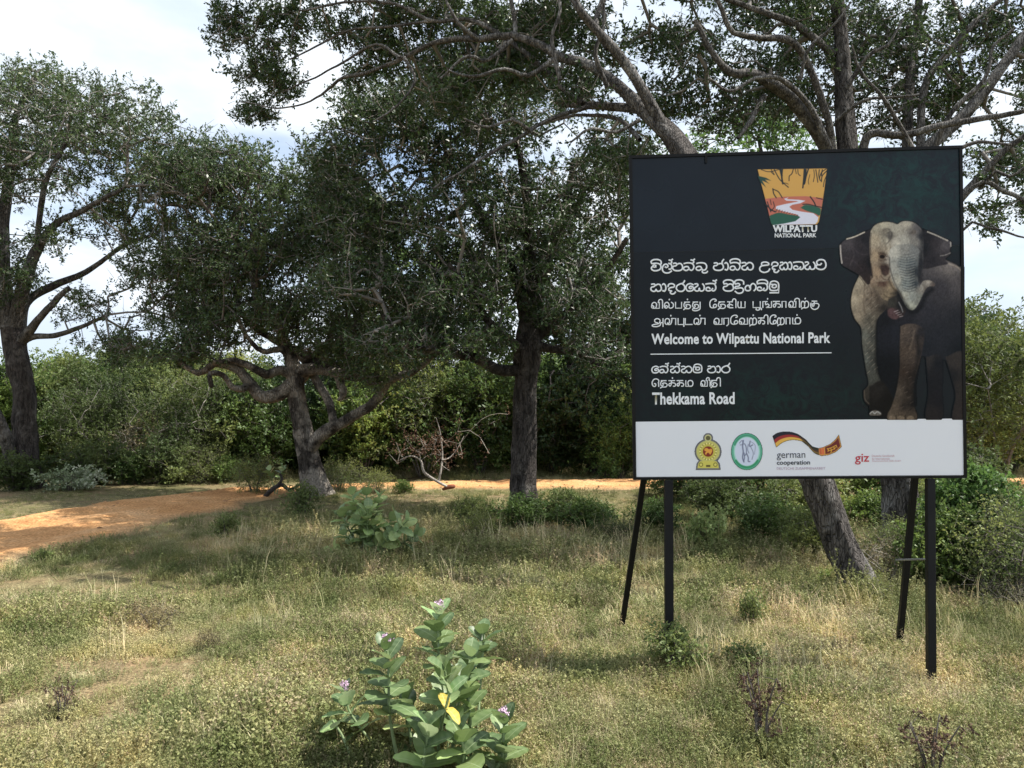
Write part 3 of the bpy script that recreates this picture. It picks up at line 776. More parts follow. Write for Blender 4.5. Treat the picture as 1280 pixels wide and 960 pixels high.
# right-hand tree
tree("tree", "many-limbed tree behind the sign whose bare pale trunk rises above its top edge",
     [[(1128, 690, 10.6, 26), (1124, 600, 10.6, 20), (1105, 480, 10.5, 19), (1075, 330, 10.4, 16), (1060, 200, 10.3, 13), (1055, 120, 10.3, 11), (1052, 50, 10.3, 9), (1046, -10, 10.3, 8), (1040, -120, 10.3, 6)],
      [(1075, 300, 10.4, 12), (1045, 210, 10.3, 10), (1020, 160, 10.1, 10), (985, 118, 9.9, 9), (945, 92, 9.7, 7), (915, 88, 9.6, 5), (890, 60, 9.5, 4), (870, 20, 9.4, 3)],
      [(1045, 215, 10.3, 5), (1035, 150, 10.0, 4.5), (1015, 90, 9.8, 4.5), (995, 55, 9.6, 4.5), (955, 48, 9.5, 4), (920, 42, 9.4, 3.5), (905, 15, 9.3, 3), (890, -20, 9.2, 2.5)],
      [(1042, 68, 10.3, 5), (1020, 50, 10.2, 5), (990, 30, 10, 4.5), (955, 18, 9.9, 3.5), (920, 5, 9.8, 3), (870, -10, 9.7, 2)],
      [(1095, 300, 10.5, 10), (1130, 215, 10.6, 8), (1160, 185, 10.6, 8), (1200, 150, 10.6, 7.5), (1235, 110, 10.6, 7), (1262, 75, 10.6, 6.5), (1290, 40, 10.6, 6), (1340, -20, 10.6, 4)],
      [(1080, 300, 10.5, 8), (1078, 200, 10.3, 6), (1090, 167, 10.2, 5), (1130, 170, 10, 4.5), (1170, 160, 9.8, 4.5), (1215, 150, 9.7, 4), (1250, 145, 9.6, 3.5), (1300, 135, 9.5, 2.5)],
      [(1150, 190, 10.6, 5), (1155, 110, 10.7, 4.5), (1185, 65, 10.8, 4), (1215, 30, 10.9, 3.5), (1250, 0, 11, 3), (1290, -30, 11, 2.4)],
      [(1136, 215, 10.8, 7), (1134, 150, 10.9, 6), (1138, 90, 11, 6), (1145, 30, 11.1, 5), (1150, -60, 11.2, 4)],
      [(1145, 330, 10.5, 7), (1200, 250, 10.2, 5), (1230, 215, 10.1, 4), (1262, 185, 10, 3.5), (1300, 160, 9.9, 3)],
      [(1150, 320, 10.5, 6), (1215, 235, 10.0, 3), (1255, 240, 9.9, 3), (1290, 262, 9.8, 2.4)],
      [(1160, 400, 10.5, 5), (1205, 290, 9.8, 2), (1240, 285, 9.7, 1.8), (1265, 292, 9.6, 1.4), (1290, 300, 9.5, 1)],
      [(1210, 40, 10.9, 3), (1200, 20, 10.7, 2.6), (1190, -10, 10.5, 2)],
      [(1045, 150, 10.2, 2), (1080, 125, 10, 2), (1120, 118, 9.9, 1.8), (1150, 110, 9.8, 1.4)],
      [(1040, 190, 10.0, 4), (1010, 130, 9.8, 3.4), (975, 100, 9.6, 3), (940, 98, 9.5, 2.4), (905, 112, 9.4, 2), (880, 95, 9.3, 1.4)],
      [(1150, 200, 9.8, 3), (1120, 150, 9.7, 2.5), (1100, 120, 9.6, 2.2), (1075, 92, 9.6, 1.8), (1070, 60, 9.5, 1.2)], [(1165, 190, 10, 3.4), (1190, 140, 9.9, 3), (1230, 100, 9.8, 2.6), (1242, 60, 9.8, 2), (1272, 36, 9.7, 1.5)],
      [(955, 120, 9.8, 4), (938, 150, 9.6, 3), (920, 172, 9.5, 2)], [(1000, 100, 9.6, 2.5), (1010, 60, 9.5, 2.2), (1040, 30, 9.5, 1.8), (1062, 0, 9.5, 1.2)],
      [(1058, 110, 10.1, 3), (1085, 70, 9.9, 2.4), (1110, 55, 9.8, 2), (1130, 20, 9.8, 1.4)], [(1160, 185, 10.2, 3), (1185, 190, 9.7, 2.6), (1220, 178, 9.6, 2.2), (1262, 182, 9.5, 1.6)],
      [(1225, 235, 10, 2.6), (1245, 215, 9.8, 2.2), (1262, 222, 9.7, 1.8), (1290, 200, 9.6, 1.4)]],
     [(935, 110, 70, 45, 10.50, 1.0), (1000, 130, 80, 35, 11.70, 0.8), (1080, 60, 80, 50, 11.90, 0.9), (1160, 120, 80, 40, 11.80, 0.8), (1230, 30, 60, 40, 11.50, 0.9), (960, 20, 80, 35, 11.30, 0.9), (1150, 165, 60, 18, 11.70, 0.6), (1270, 180, 40, 30, 10.90, 0.7), (820, 130, 40, 35, 10.90, 0.7), (865, 60, 50, 45, 10.30, 0.9), (895, 150, 55, 24, 10.70, 0.8), (990, 75, 70, 45, 11.10, 1.2), (1100, 100, 70, 55, 11.30, 1.2, 0.8), (1180, 60, 70, 50, 11.30, 1.2, 0.8), (1100, 20, 80, 40, 11.30, 1.2),
      (1010, 10, 70, 40, 10.90, 1.2), (1250, 60, 50, 50, 11.30, 1.0, 0.7), (1190, 120, 55, 30, 11.20, 0.8, 0.8), (1245, 215, 45, 30, 10.50, 0.7, 0.9), (1235, 270, 40, 22, 10.30, 0.6, 0.9), (1300, 230, 40, 60, 10.40, 0.8), (1310, 100, 50, 70, 11.10, 1),
      (1010, 150, 35, 18, 11.10, 0.6, 0.6), (1100, 160, 50, 16, 11.30, 0.6, 0.7), (860, 110, 40, 40, 10.50, 0.7, 0.8),
      (900, -40, 100, 50, 10.30, 1.2), (1040, -70, 120, 60, 10.80, 1.6, 0.8), (1200, -70, 120, 60, 11.30, 1.6, 0.8), (1320, -50, 60, 60, 11.30, 1.2, 0.8)],
     1900, 'bark_grey', 'leaf_dark', (0.060, 0.030), 0.2, 5, 9, 0.2, 0.0034, twigm='twig_grey', limb_bark='bark_pale')

# background trees
tree("tree", "leafy green background tree just showing over the top edge of the sign",
     [[(960, 596, 21.5, 9), (955, 480, 21.5, 8), (958, 380, 21.5, 7), (950, 280, 21.5, 5)],
      [(955, 400, 21.5, 5), (900, 330, 21.2, 4), (860, 260, 21, 3)], [(958, 380, 21.5, 5), (1000, 310, 21.6, 4), (1040, 240, 21.6, 3)], [(950, 290, 21.5, 4), (955, 220, 21.5, 3), (945, 170, 21.5, 2)]],
     [(925, 175, 60, 35, 21.5, 1.4), (975, 160, 40, 30, 21.4, 1.2), (880, 230, 70, 50, 21.2, 1.8), (1000, 240, 80, 60, 21.5, 1.8), (930, 280, 90, 60, 21.5, 2), (1050, 220, 50, 50, 21.6, 1.4), (840, 300, 50, 70, 21, 1.4)],
     420, 'bark_grey', 'leaf_bright', (0.13, 0.065), 0.4, 5, 9, 0.05, 0.006)
tree("tree", "dense dark background tree filling the gap right of the straight grey trunk",
     [[(745, 604, 23.5, 9), (740, 520, 23.5, 8), (745, 440, 23.5, 6), (740, 360, 23.5, 4)],
      [(742, 500, 23.5, 5), (710, 450, 23, 4), (695, 390, 23, 3)], [(743, 480, 23.5, 5), (780, 430, 23.2, 4), (800, 380, 23, 3)]],
     [(740, 330, 90, 60, 23.5, 2), (700, 400, 70, 50, 23, 1.8), (770, 420, 80, 70, 23, 2), (730, 500, 80, 60, 22.6, 1.8), (790, 520, 50, 50, 22.6, 1.4), (700, 540, 60, 40, 22.4, 1.2)],
     620, 'bark_dark', 'leaf_dark', (0.13, 0.07), 0.42, 5, 9, 0.04, 0.006)
tree("tree", "dense green background tree seen between the gnarled tree and the straight grey trunk",
     [[(560, 600, 24.5, 8), (562, 520, 24.5, 7), (556, 440, 24.5, 5), (560, 370, 24.5, 3)],
      [(561, 500, 24.5, 5), (520, 450, 24, 4), (500, 400, 24, 3)], [(560, 480, 24.5, 5), (600, 430, 24.2, 4), (620, 380, 24, 3)]],
     [(555, 350, 90, 60, 24.5, 2), (500, 420, 60, 50, 24, 1.8), (610, 420, 60, 60, 24, 1.8), (560, 490, 80, 50, 24, 1.8), (470, 330, 60, 60, 25, 1.8), (620, 510, 50, 50, 23.8, 1.4)],
     560, 'bark_dark', 'leaf_green', (0.13, 0.07), 0.42, 5, 9, 0.05, 0.006)
tree("tree", "small round-topped tree poking over the scrub right of the sign",
     [[(1225, 596, 26, 6), (1222, 520, 26, 5), (1226, 450, 26, 4), (1224, 410, 26, 3)], [(1224, 450, 26, 3), (1245, 420, 26, 2.5), (1255, 405, 26, 2)]],
     [(1222, 410, 26, 22, 26, 1.0), (1240, 430, 30, 26, 26, 1.2), (1200, 430, 30, 26, 26, 1.2)],
     170, 'bark_dark', 'leaf_tree', (0.14, 0.07), 0.4, 5, 9, 0.03, 0.007)
tree("tree", "feathery dark tree standing in the scrub under the canopy of the gnarled tree",
     [[(150, 598, 27, 6), (148, 540, 27, 5), (152, 490, 27, 4), (150, 450, 27, 3)], [(150, 500, 27, 3), (172, 470, 27, 2.5), (180, 450, 27, 2)]],
     [(150, 448, 30, 24, 27, 1.0), (180, 462, 34, 20, 27, 1.2), (125, 470, 30, 22, 27, 1.2)],
     160, 'bark_dark', 'leaf_tree', (0.13, 0.06), 0.38, 5, 9, 0.06, 0.007)


tree("tree", "airy round-headed tree standing above the scrub just right of the leftmost trunk",
     [[(78, 600, 28, 5), (80, 540, 28, 4), (76, 490, 28, 3), (80, 465, 28, 2)], [(78, 520, 28, 3), (60, 490, 28, 2), (50, 475, 28, 2)]],
     [(80, 462, 32, 16, 28, 1.0), (55, 476, 30, 18, 28, 1.2), (105, 478, 26, 16, 28, 1.2)],
     150, 'bark_dark', 'leaf_green', (0.11, 0.05), 0.36, 5, 9, 0.06, 0.007)
tree("tree", "ragged dark tree rising out of the scrub left of the gnarled tree's trunk",
     [[(268, 600, 26, 6), (266, 540, 26, 5), (270, 490, 26, 4), (264, 460, 26, 2)], [(267, 520, 26, 3), (292, 485, 26, 2), (300, 470, 26, 2)]],
     [(262, 462, 34, 20, 26, 1.0), (295, 475, 34, 20, 26, 1.2), (232, 480, 26, 18, 26, 1.2)],
     170, 'bark_dark', 'leaf_dark', (0.11, 0.05), 0.36, 5, 9, 0.06, 0.007)
tree("tree", "dense dark background tree filling the view behind the gnarled tree's fork",
     [[(455, 602, 23, 8), (452, 540, 23, 7), (456, 470, 23, 5), (450, 420, 23, 3)], [(453, 520, 23, 4), (420, 480, 23, 3), (405, 450, 23, 2)], [(454, 500, 23, 4), (490, 470, 23, 3), (510, 440, 23, 2)]],
     [(450, 440, 70, 50, 23, 1.8), (410, 490, 50, 40, 23, 1.6), (495, 500, 60, 50, 23, 1.6), (520, 430, 50, 50, 23.4, 1.6)],
     420, 'bark_dark', 'leaf_dark', (0.11, 0.055), 0.38, 5, 10, 0.06, 0.006)

# ------------------------------------------------------------------ scrub
def bush_meshes(h, wdt, nclump, leafm, leaf, R=0.28, per=9, ntw=5, bark='twig', open_=0.35, spiky=0.0, bare=0.08, twig_r=0.006):
    """foliage + stems of a shrub standing at the origin, base at z=0"""
    ns = 7
    nodes = []
    parts = []
    for k in range(ns):
        a = 2 * np.pi * k / ns + rng.uniform(-0.4, 0.4)
        e = np.array([math.cos(a) * wdt * rng.uniform(0.15, 0.4), math.sin(a) * wdt * rng.uniform(0.15, 0.4), h * rng.uniform(0.5, 0.8)])
        c = catmull(np.array([[0.05 * math.cos(a), 0.05 * math.sin(a), -0.05], e * [0.35, 0.35, 0.5], e]), 0.15)
        parts.append(tube(c, np.linspace(twig_r * 4, twig_r, len(c)), 5))
        nodes.append(c[len(c) // 4:])
    nodes = np.vstack(nodes)
    u = rng.normal(size=(nclump, 3)); u /= np.linalg.norm(u, axis=1, keepdims=True)
    u *= rng.uniform(open_ ** 2, 1, (nclump, 1)) ** 0.5
    ang = np.arctan2(u[:, 1], u[:, 0])
    lump = 0.78 + 0.22 * np.sin(ang * 3 + rng.uniform(0, 6)) + 0.12 * np.sin(ang * 5 + 1 + u[:, 2] * 4)
    T = np.stack([u[:, 0] * wdt / 2 * lump, u[:, 1] * wdt / 2 * lump, h * (0.46 + 0.5 * u[:, 2] * (0.85 + 0.15 * lump)) + rng.uniform(0, spiky, nclump)], 1)
    T[:, 2] = np.maximum(T[:, 2], 0.06)
    nd, par, cnt, tip = grow(nodes, None, T, 0.35, 0.08)
    e = np.arange(len(nodes), len(nd))
    r = twig_r * 0.5 * np.sqrt(np.maximum(cnt, 1))
    parts.append(sticks(nd[par[e]], nd[e], r[e] * 1.2, r[e], 3))
    tp = nd[tip]
    leafy = rng.uniform(size=len(tp)) > bare
    (lv, lq), tw = sprays(tp[leafy], per, ntw, R, leaf[0], leaf[1], 0.4)
    parts.append(sticks(tw[0], tw[1], np.full(len(tw[0]), twig_r * 0.35), np.full(len(tw[0]), twig_r * 0.15), 3))
    v, q = join(parts)
    return make_mesh("foliage", lv, quads=lq, mats=[M[leafm]]), make_mesh("stems", v, quads=q, mats=[M[bark]])


def place_bush(kind, px, d, label, scale=1.0, rz=0.0, group=None, name="shrub", cat="shrub", py=None, sz=None):
    fm, sm = kind
    x = (px - 640) / FPX * d
    z = float(tz(x, d)) if py is None else P(px, py, d)[2]
    root = thing(name, (x, d, z - 0.03), label, cat, group, rz)
    root.scale = (scale, scale, scale if sz is None else sz)
    a = obj("foliage", fm, root, world_verts=False, kind='stuff')
    b = obj("stems", sm, root, world_verts=False, kind='stuff')
    return a


K_olive = bush_meshes(3.3, 4.2, 420, 'leaf_olive', (0.095, 0.045), 0.36, per=11, ntw=6, spiky=0.9, bare=0.15)
K_olive2 = bush_meshes(2.6, 3.8, 360, 'leaf_olive', (0.08, 0.036), 0.36, per=10, ntw=6, spiky=0.8, bare=0.25, bark='twig_grey')
K_green = bush_meshes(3.5, 3.8, 420, 'leaf_green', (0.105, 0.052), 0.36, per=11, ntw=6, spiky=0.9)
K_green2 = bush_meshes(2.4, 3.4, 320, 'leaf_green', (0.09, 0.045), 0.32, per=10, ntw=6, spiky=0.7)
K_grey = bush_meshes(1.9, 3.2, 260, 'leaf_grey', (0.08, 0.035), 0.34, bare=0.4, per=6, bark='twig_pale')
K_low = bush_meshes(1.2, 2.0, 200, 'leaf_olive', (0.07, 0.035), 0.2, spiky=0.15)

GRP = "scrub bushes beyond the dirt road"
scrub = [  # kind, px, distance, label, scale
    (K_green, 12, 21.5, "dark green scrub bush behind the trunk at the left edge", 0.85),
    (K_olive, 78, 22.5, "olive scrub bush right behind the leftmost tree trunk", 0.95),
    (K_green, 95, 25.0, "round dark green scrub bush rising above the olive one near the left trunk", 0.9),
    (K_olive2, 130, 21.2, "low sprawling olive scrub bush above the silvery leaved plant", 0.9),
    (K_olive, 175, 23.5, "broad olive scrub bush in the middle of the left thicket", 1.0),
    (K_grey, 205, 20.8, "half bare grey scrub bush at the road edge on the left", 0.95),
    (K_green, 215, 26.0, "tall green scrub bush behind the half bare grey one", 1.0),
    (K_olive2, 252, 20.6, "yellowish open scrub bush at the road edge left of the gnarled trunk", 1.0),
    (K_olive, 285, 23.0, "olive scrub bush under the gnarled tree's left limb", 1.0),
    (K_green2, 330, 21.2, "fine leaved green scrub bush just left of the patchy trunk", 1.05),
    (K_green, 345, 25.5, "large green scrub bush behind the patchy trunk", 0.95),
    (K_olive, 430, 24.0, "olive scrub bush showing inside the fork of the gnarled tree", 0.9),
    (K_green2, 455, 21.6, "rounded green scrub bush right of the gnarled tree's fork", 1.1),
    (K_olive2, 530, 22.4, "light green scrub bush behind the dead forked sapling", 1.2),
    (K_green2, 600, 22.6, "dark scrub bush left of the straight grey trunk", 1.2),
    (K_green, 690, 23.2, "shaded scrub bush right of the straight grey trunk", 0.8),
    (K_green2, 775, 21.4, "bright edged scrub bush beyond the road next to the sign", 0.75),
    (K_olive, 1190, 22.0, "olive scrub bush half hidden by the sign's right edge", 1.3),
    (K_olive2, 1245, 19.5, "twiggy olive scrub bush right of the sign", 1.45),
    (K_green, 1262, 24.0, "tall green scrub bush at the right edge of the view", 1.15),
]
src = {}
for kd, px, d, lab, s in scrub:
    a = place_bush(kd, px, d, lab, s, rng.uniform(0, 6.28), GRP)
    src.setdefault(id(kd), a)


def gn_scatter(name, pts, rot, scl, idx, sources, label):
    """one scattered mass: points carrying rotation, scale and which source to use"""
    me = bpy.data.meshes.new(name)
    me.vertices.add(len(pts))
    me.vertices.foreach_set("co", np.asarray(pts, np.float32).ravel())
    me.attributes.new("rot", 'FLOAT_VECTOR', 'POINT').data.foreach_set("vector", np.asarray(rot, np.float32).ravel())
    me.attributes.new("scl", 'FLOAT_VECTOR', 'POINT').data.foreach_set("vector", np.asarray(scl, np.float32).ravel())
    me.attributes.new("idx", 'INT', 'POINT').data.foreach_set("value", np.asarray(idx, np.int32))
    o = bpy.data.objects.new(name, me)
    COL.objects.link(o)
    tag(o, label, kind='stuff')
    ng = bpy.data.node_groups.new(name, 'GeometryNodeTree')
    ng.interface.new_socket("Geometry", in_out='INPUT', socket_type='NodeSocketGeometry')
    ng.interface.new_socket("Geometry", in_out='OUTPUT', socket_type='NodeSocketGeometry')
    gi, go = ng.nodes.new("NodeGroupInput"), ng.nodes.new("NodeGroupOutput")
    iop = ng.nodes.new("GeometryNodeInstanceOnPoints")
    iop.inputs['Pick Instance'].default_value = True
    g2i = ng.nodes.new("GeometryNodeGeometryToInstance")
    for s in sources[::-1]:
        oi = ng.nodes.new("GeometryNodeObjectInfo"); oi.inputs['Object'].default_value = s
        ng.links.new(oi.outputs['Geometry'], g2i.inputs[0])

    def att(nm, tp):
        n = ng.nodes.new("GeometryNodeInputNamedAttribute"); n.data_type = tp; n.inputs['Name'].default_value = nm
        return n.outputs['Attribute']
    ng.links.new(gi.outputs[0], iop.inputs['Points'])
    ng.links.new(g2i.outputs[0], iop.inputs['Instance'])
    ng.links.new(att("idx", 'INT'), iop.inputs['Instance Index'])
    ng.links.new(att("rot", 'FLOAT_VECTOR'), iop.inputs['Rotation'])
    ng.links.new(att("scl", 'FLOAT_VECTOR'), iop.inputs['Scale'])
    ng.links.new(iop.outputs[0], go.inputs[0])
    md = o.modifiers.new("scatter", 'NODES'); md.node_group = ng
    return o


# the thicket that reads as one mass
pts, scl, rot, idx = [], [], [], []
fol = [src[id(K_olive)], src[id(K_olive2)], src[id(K_green)], src[id(K_green2)]]
for d0, d1, n, s0, s1 in [(24, 30, 110, 0.75, 1.0), (30, 44, 170, 0.9, 1.3), (44, 80, 220, 1.2, 1.9)]:
    for k in range(n):
        d = rng.uniform(d0, d1); x = rng.uniform(-0.85, 0.85) * d
        s = rng.uniform(s0, s1)
        if x / d > 0.45: s *= 1.15
        if x / d < -0.30: s *= 0.84
        if x / d < -0.62: s *= 0.8
        pts.append((x, d, float(tz(x, d)) - 0.1)); scl.append((s * rng.uniform(0.7, 1.2), s, s * rng.uniform(0.6, 1.12))); rot.append((0, 0, rng.uniform(0, 6.28))); idx.append(rng.integers(0, 4))
for k in range(300):   # and the same wood going on round the meadow outside the view
    a = rng.uniform(0, 2 * np.pi); R_ = rng.uniform(78, 120)
    x, y = R_ * math.cos(a), R_ * math.sin(a)
    s = rng.uniform(1.0, 1.6)
    pts.append((x, y, float(tz(x, y)) - 0.1)); scl.append((s, s, s)); rot.append((0, 0, rng.uniform(0, 6.28))); idx.append(rng.integers(0, 4))
gn_scatter("thicket", pts, rot, scl, idx, fol, "dense dry-zone scrub and forest reading as one mass behind the road")

# ------------------------------------------------------------------ nearer shrubs
K_bright = bush_meshes(1.25, 1.0, 330, 'leaf_bright', (0.055, 0.028), 0.13, per=9, open_=0.6, twig_r=0.004)
place_bush(K_bright, 1214, 9.3, "dense bright green leafy shrub at the foot of the sign's right post", 1.12, 0.4, name="leafy_shrub", sz=1.14)
K_brd = bush_meshes(1.0, 1.3, 260, 'leaf_green', (0.055, 0.028), 0.16, per=9, open_=0.5, twig_r=0.004)
place_bush(K_brd, 1176, 9.0, "shaded dark green shrub between the sign's right post and the bright shrub", 0.95, 1.4, name="leafy_shrub")
K_thorn = bush_meshes(1.1, 1.6, 260, 'leaf_olive', (0.035, 0.017), 0.2, per=7, open_=0.3, twig_r=0.004, bare=0.25)
place_bush(K_thorn, 1262, 8.4, "thin twiggy olive shrub at the right edge of the meadow", 1.05, 0.4, name="twiggy_shrub")
K_pale = bush_meshes(0.5, 0.7, 60, 'leaf_pale', (0.06, 0.035), 0.11, per=8, open_=0.4, twig_r=0.003)
place_bush(K_pale, 880, 11.0, "small pale yellow-green shrub seen between the sign's legs", 1.0, 0.0, name="small_shrub", sz=1.25)
K_mid = bush_meshes(0.7, 1.1, 150, 'leaf_green', (0.05, 0.025), 0.15, per=8, open_=0.3, twig_r=0.003)
place_bush(K_mid, 955, 11.6, "rounded dark green shrub left of the leaning trunk under the sign", 1.0, 1.0, name="small_shrub")
place_bush(K_mid, 655, 12.6, "dark weedy shrub growing at the foot of the straight grey trunk", 0.95, 2.0, name="small_shrub", sz=0.8)
place_bush(K_mid, 735, 12.4, "low green shrub in the shade right of the straight grey trunk", 1.1, 4.0, name="small_shrub", sz=0.75)
place_bush(K_low, 590, 12.6, "shaded low shrub between the glossy milkweed clump and the straight trunk", 0.4, 3.0, name="small_shrub")
place_bush(K_low, 1010, 10.6, "olive undergrowth shrub against the left side of the leaning trunk", 0.55, 5.0, name="small_shrub")
K_brushd = bush_meshes(0.75, 1.5, 130, 'leaf_grey', (0.04, 0.018), 0.2, per=4, open_=0.2, twig_r=0.0045, bare=0.6, bark='twig_pale')
place_bush(K_brushd, 1110, 9.2, "tangle of dry pale twigs between the leaning trunk and the sign's right legs", 0.8, 0.3, name="brush_pile", cat="brush pile")
place_bush(K_brushd, 1255, 8.1, "sprawl of dry pale twigs on the grass at the right edge", 0.75, 2.3, name="brush_pile", cat="brush pile", sz=0.5)
K_yel = bush_meshes(1.1, 1.0, 110, 'leaf_bright', (0.07, 0.035), 0.2, per=7, open_=0.2, twig_r=0.004)
place_bush(K_yel, 758, 20.9, "light green sapling at the far edge of the road beside the sign", 1.0, 0.5, name="sapling", cat="sapling")
place_bush(K_silver := bush_meshes(1.0, 2.3, 110, 'leaf_silver', (0.115, 0.07), 0.25, per=5, ntw=4, open_=0.5, twig_r=0.006), 92, 17.0,
           "silvery leaved shrub at the foot of the leftmost tree by the road", 0.58, 0.2, name="silvery_shrub")
K_weed = bush_meshes(0.5, 0.5, 45, 'leaf_weed', (0.035, 0.018), 0.12, per=8, open_=0.1, twig_r=0.0025)
weeds = [(840, 6.0, 812, 1.2, "leafy weed clump hiding the foot of the sign's left post"), (440, 8.0, 755, 0.0, None)]
place_bush(K_weed, 842, 5.75, weeds[0][4], 1.0, 0.7, name="weed", cat="weed", sz=0.9)
place_bush(K_weed, 930, 5.9, "green weed clump on the grass below the middle of the sign", 0.8, 1.7, name="weed", cat="weed", sz=0.6)
place_bush(K_weed, 935, 7.2, "upright dark weed standing behind the weed clumps under the sign", 0.6, 2.7, name="weed", cat="weed", sz=0.9)
place_bush(K_weed, 285, 11.2, "bushy dark weed on the shaded bank beside the road", 1.0, 3.7, name="weed", cat="weed")
place_bush(K_weed, 60, 9.8, "lone small weed at the near edge of the road", 0.55, 3.7, name="weed", cat="weed")
place_bush(K_weed, 378, 13.6, "weed cluster below the patchy trunk", 1.4, 5.7, name="weed", cat="weed")
K_weedo = bush_meshes(0.55, 0.8, 60, 'leaf_grey', (0.03, 0.014), 0.15, per=8, open_=0.1, twig_r=0.0025, bare=0.15)
place_bush(K_weedo, 200, 6.9, "grey-green weed patch in the left meadow", 0.85, 1.0, name="weed", cat="weed", sz=0.6)
place_bush(K_weedo, 270, 6.3, "dark dry weed tuft with a shadowed hollow in the left meadow", 0.4, 2.0, name="weed", cat="weed")
under = [(120, 18.4, 'low', 1.0, "low olive bush beyond the road, second clump right of the leftmost trunk"), (160, 18.8, 'mid', 1.3, "low green bush at the foot of the left thicket, beyond the silvery shrub"),
         (205, 19.2, 'low', 1.1, "low olive bush at the foot of the left thicket beside the half bare grey bush"), (250, 19.6, 'thorn', 1.2, "wispy low bush at the foot of the left thicket where the road bends"),
         (285, 19.8, 'mid', 1.1, "low dark bush where the road disappears behind the gnarled tree"), (20, 17.2, 'low', 0.8, "low olive bush left of the leftmost trunk's foot"),
         (425, 16.9, 'thorn', 0.8, "dark low bush between the gnarled trunk and the dead forked branch"), (472, 16.8, 'thorn', 0.6, "olive low bush just left of the dead forked branch"), (505, 16.6, 'mid', 0.5, "shaded low bush at the left side of the dead forked branch"), (320, 16.4, 'thorn', 0.9, "wispy shrub at the road edge left of the patchy trunk"),
         (1045, 8.9, 'mid', 0.5, "dark low shrub hugging the foot of the leaning trunk"), (1078, 8.2, 'thorn', 0.42, "thin twigs standing just right of the leaning trunk's foot"), (862, 15.6, 'low', 1.1, "olive shrub seen under the sign near its left post, at the road edge"), (935, 15.9, 'mid', 1.5, "green shrub at the road edge under the middle of the sign"), (1010, 15.4, 'low', 1.1, "olive shrub at the road edge left of the leaning trunk"), (1085, 15.8, 'mid', 1.5, "green shrub at the road edge between the two grey trunks"), (1170, 15.3, 'low', 1.2, "olive shrub at the road edge behind the sign's right post"),
         (820, 12.2, 'mid', 0.9, "low green bush in half shade just right of the sign's left post"), (905, 13.5, 'low', 0.8, "olive bush behind the pale yellow-green shrub under the sign"),
         (1000, 13.0, 'low', 0.8, "olive bush beyond the leaning trunk, on its left side"), (1085, 12.6, 'mid', 1.1, "dark bush in the gap between the two grey trunks under the sign"),
         (1175, 12.0, 'low', 0.9, "olive bush behind the sign's right post"), (1110, 9.9, 'thorn', 0.7, "thin twiggy shrub against the right side of the leaning trunk"),
         (1250, 11.0, 'low', 0.95, "olive bush at the right edge behind the bright green shrub"), (1275, 9.6, 'mid', 1.0, "green bush cut by the right edge of the view"),
         (700, 13.2, 'low', 0.55, "low olive bush just right of the straight grey trunk's foot"), (600, 11.6, 'thorn', 0.55, "wispy low shrub in the tree shade left of the straight grey trunk"),
         (770, 11.4, 'thorn', 0.5, "wispy low shrub near the foot of the sign's left brace")]
for px, d, kd, s_, lab in under:
    place_bush({'mid': K_mid, 'low': K_low, 'thorn': K_thorn}[kd], px, d, lab, s_, rng.uniform(0, 6), name="small_shrub", sz=s_ * 0.85)
K_brown = bush_meshes(0.6, 0.5, 34, 'leaf_dead', (0.022, 0.014), 0.06, per=9, ntw=4, open_=0.1, twig_r=0.0032, bare=0.25)
place_bush(K_brown, 945, 4.75, "withered dark brown weed standing below the middle of the sign", 0.78, 0.2, name="dead_weed", cat="dead weed", sz=0.95)
place_bush(K_brown, 1150, 4.2, "withered brown weed at the bottom edge under the sign's right post", 0.85, 2.2, name="dead_weed", cat="dead weed", sz=0.8)
place_bush(K_brown, 90, 4.9, "dark withered weed in the lower left corner of the meadow", 0.45, 2.2, name="dead_weed", cat="dead weed", sz=0.5)

# ------------------------------------------------------------------ fallen wood
b0 = P(552, 612, 16.0)
ds = thing("dead_branch", tuple(b0), "fallen forked dead branch with white bare limbs and a reddish broken butt", "branch")
mw = plain_mat("bleached_wood", (0.30, 0.27, 0.24), 0.8, 0.2, nz=0.25)
mr_ = plain_mat("reddish_wood", (0.16, 0.06, 0.035), 0.9, 0.1, nz=0.4, nzs=12)


def limb_obj(nm, pts, mat, parent, sides=7, step=0.06):
    w = catmull(pix_path(pts), step)
    v, q = tube(w[:, :3], w[:, 3], sides, 0.08, 3)
    return obj(nm, make_mesh(nm, v, quads=q, mats=[mat], smoothed=True), parent)


limb_obj("limb", [(560, 609, 16, 1.63), (545, 601, 15.9, 1.77), (530, 590, 15.8, 1.63), (526, 576, 15.8, 1.29), (514, 570, 15.7, 0.88), (500, 575, 15.6, 0.54)], mw, ds)
limb_obj("limb", [(548, 603, 16, 1.50), (551, 588, 16.0, 1.29), (553, 570, 16.1, 1.09), (550, 540, 16.1, 0.75), (545, 522, 16.1, 0.41)], mw, ds)
limb_obj("limb", [(552, 575, 16, 0.88), (562, 572, 16.2, 0.82), (572, 560, 16.3, 0.61), (580, 545, 16.4, 0.34)], mw, ds)
limb_obj("butt", [(553, 612, 16, 1.5), (560, 609, 16, 2.8), (567, 608, 16.05, 2.6), (568, 608, 16.1, 0.5)], mr_, ds, 9)
tg = np.array([P(px, py, 16 + rng.uniform(-0.5, 0.5)) for px, py in np.c_[rng.normal(545, 30, 60), rng.normal(560, 13, 60)]])
nn = np.array([P(553, 570, 16.1), P(526, 576, 15.8), P(575, 555, 16.3), P(550, 545, 16.1), P(505, 573, 15.7)])
nd, par, cnt, tip = grow(nn, None, tg, 0.2, 0.1)
e = np.arange(len(nn), len(nd))
v, q = sticks(nd[par[e]], nd[e], np.full(len(e), 0.006), np.full(len(e), 0.005), 3)
obj("twigs", make_mesh("twigs", v, quads=q, mats=[M['twig_pale']]), ds, kind='stuff')
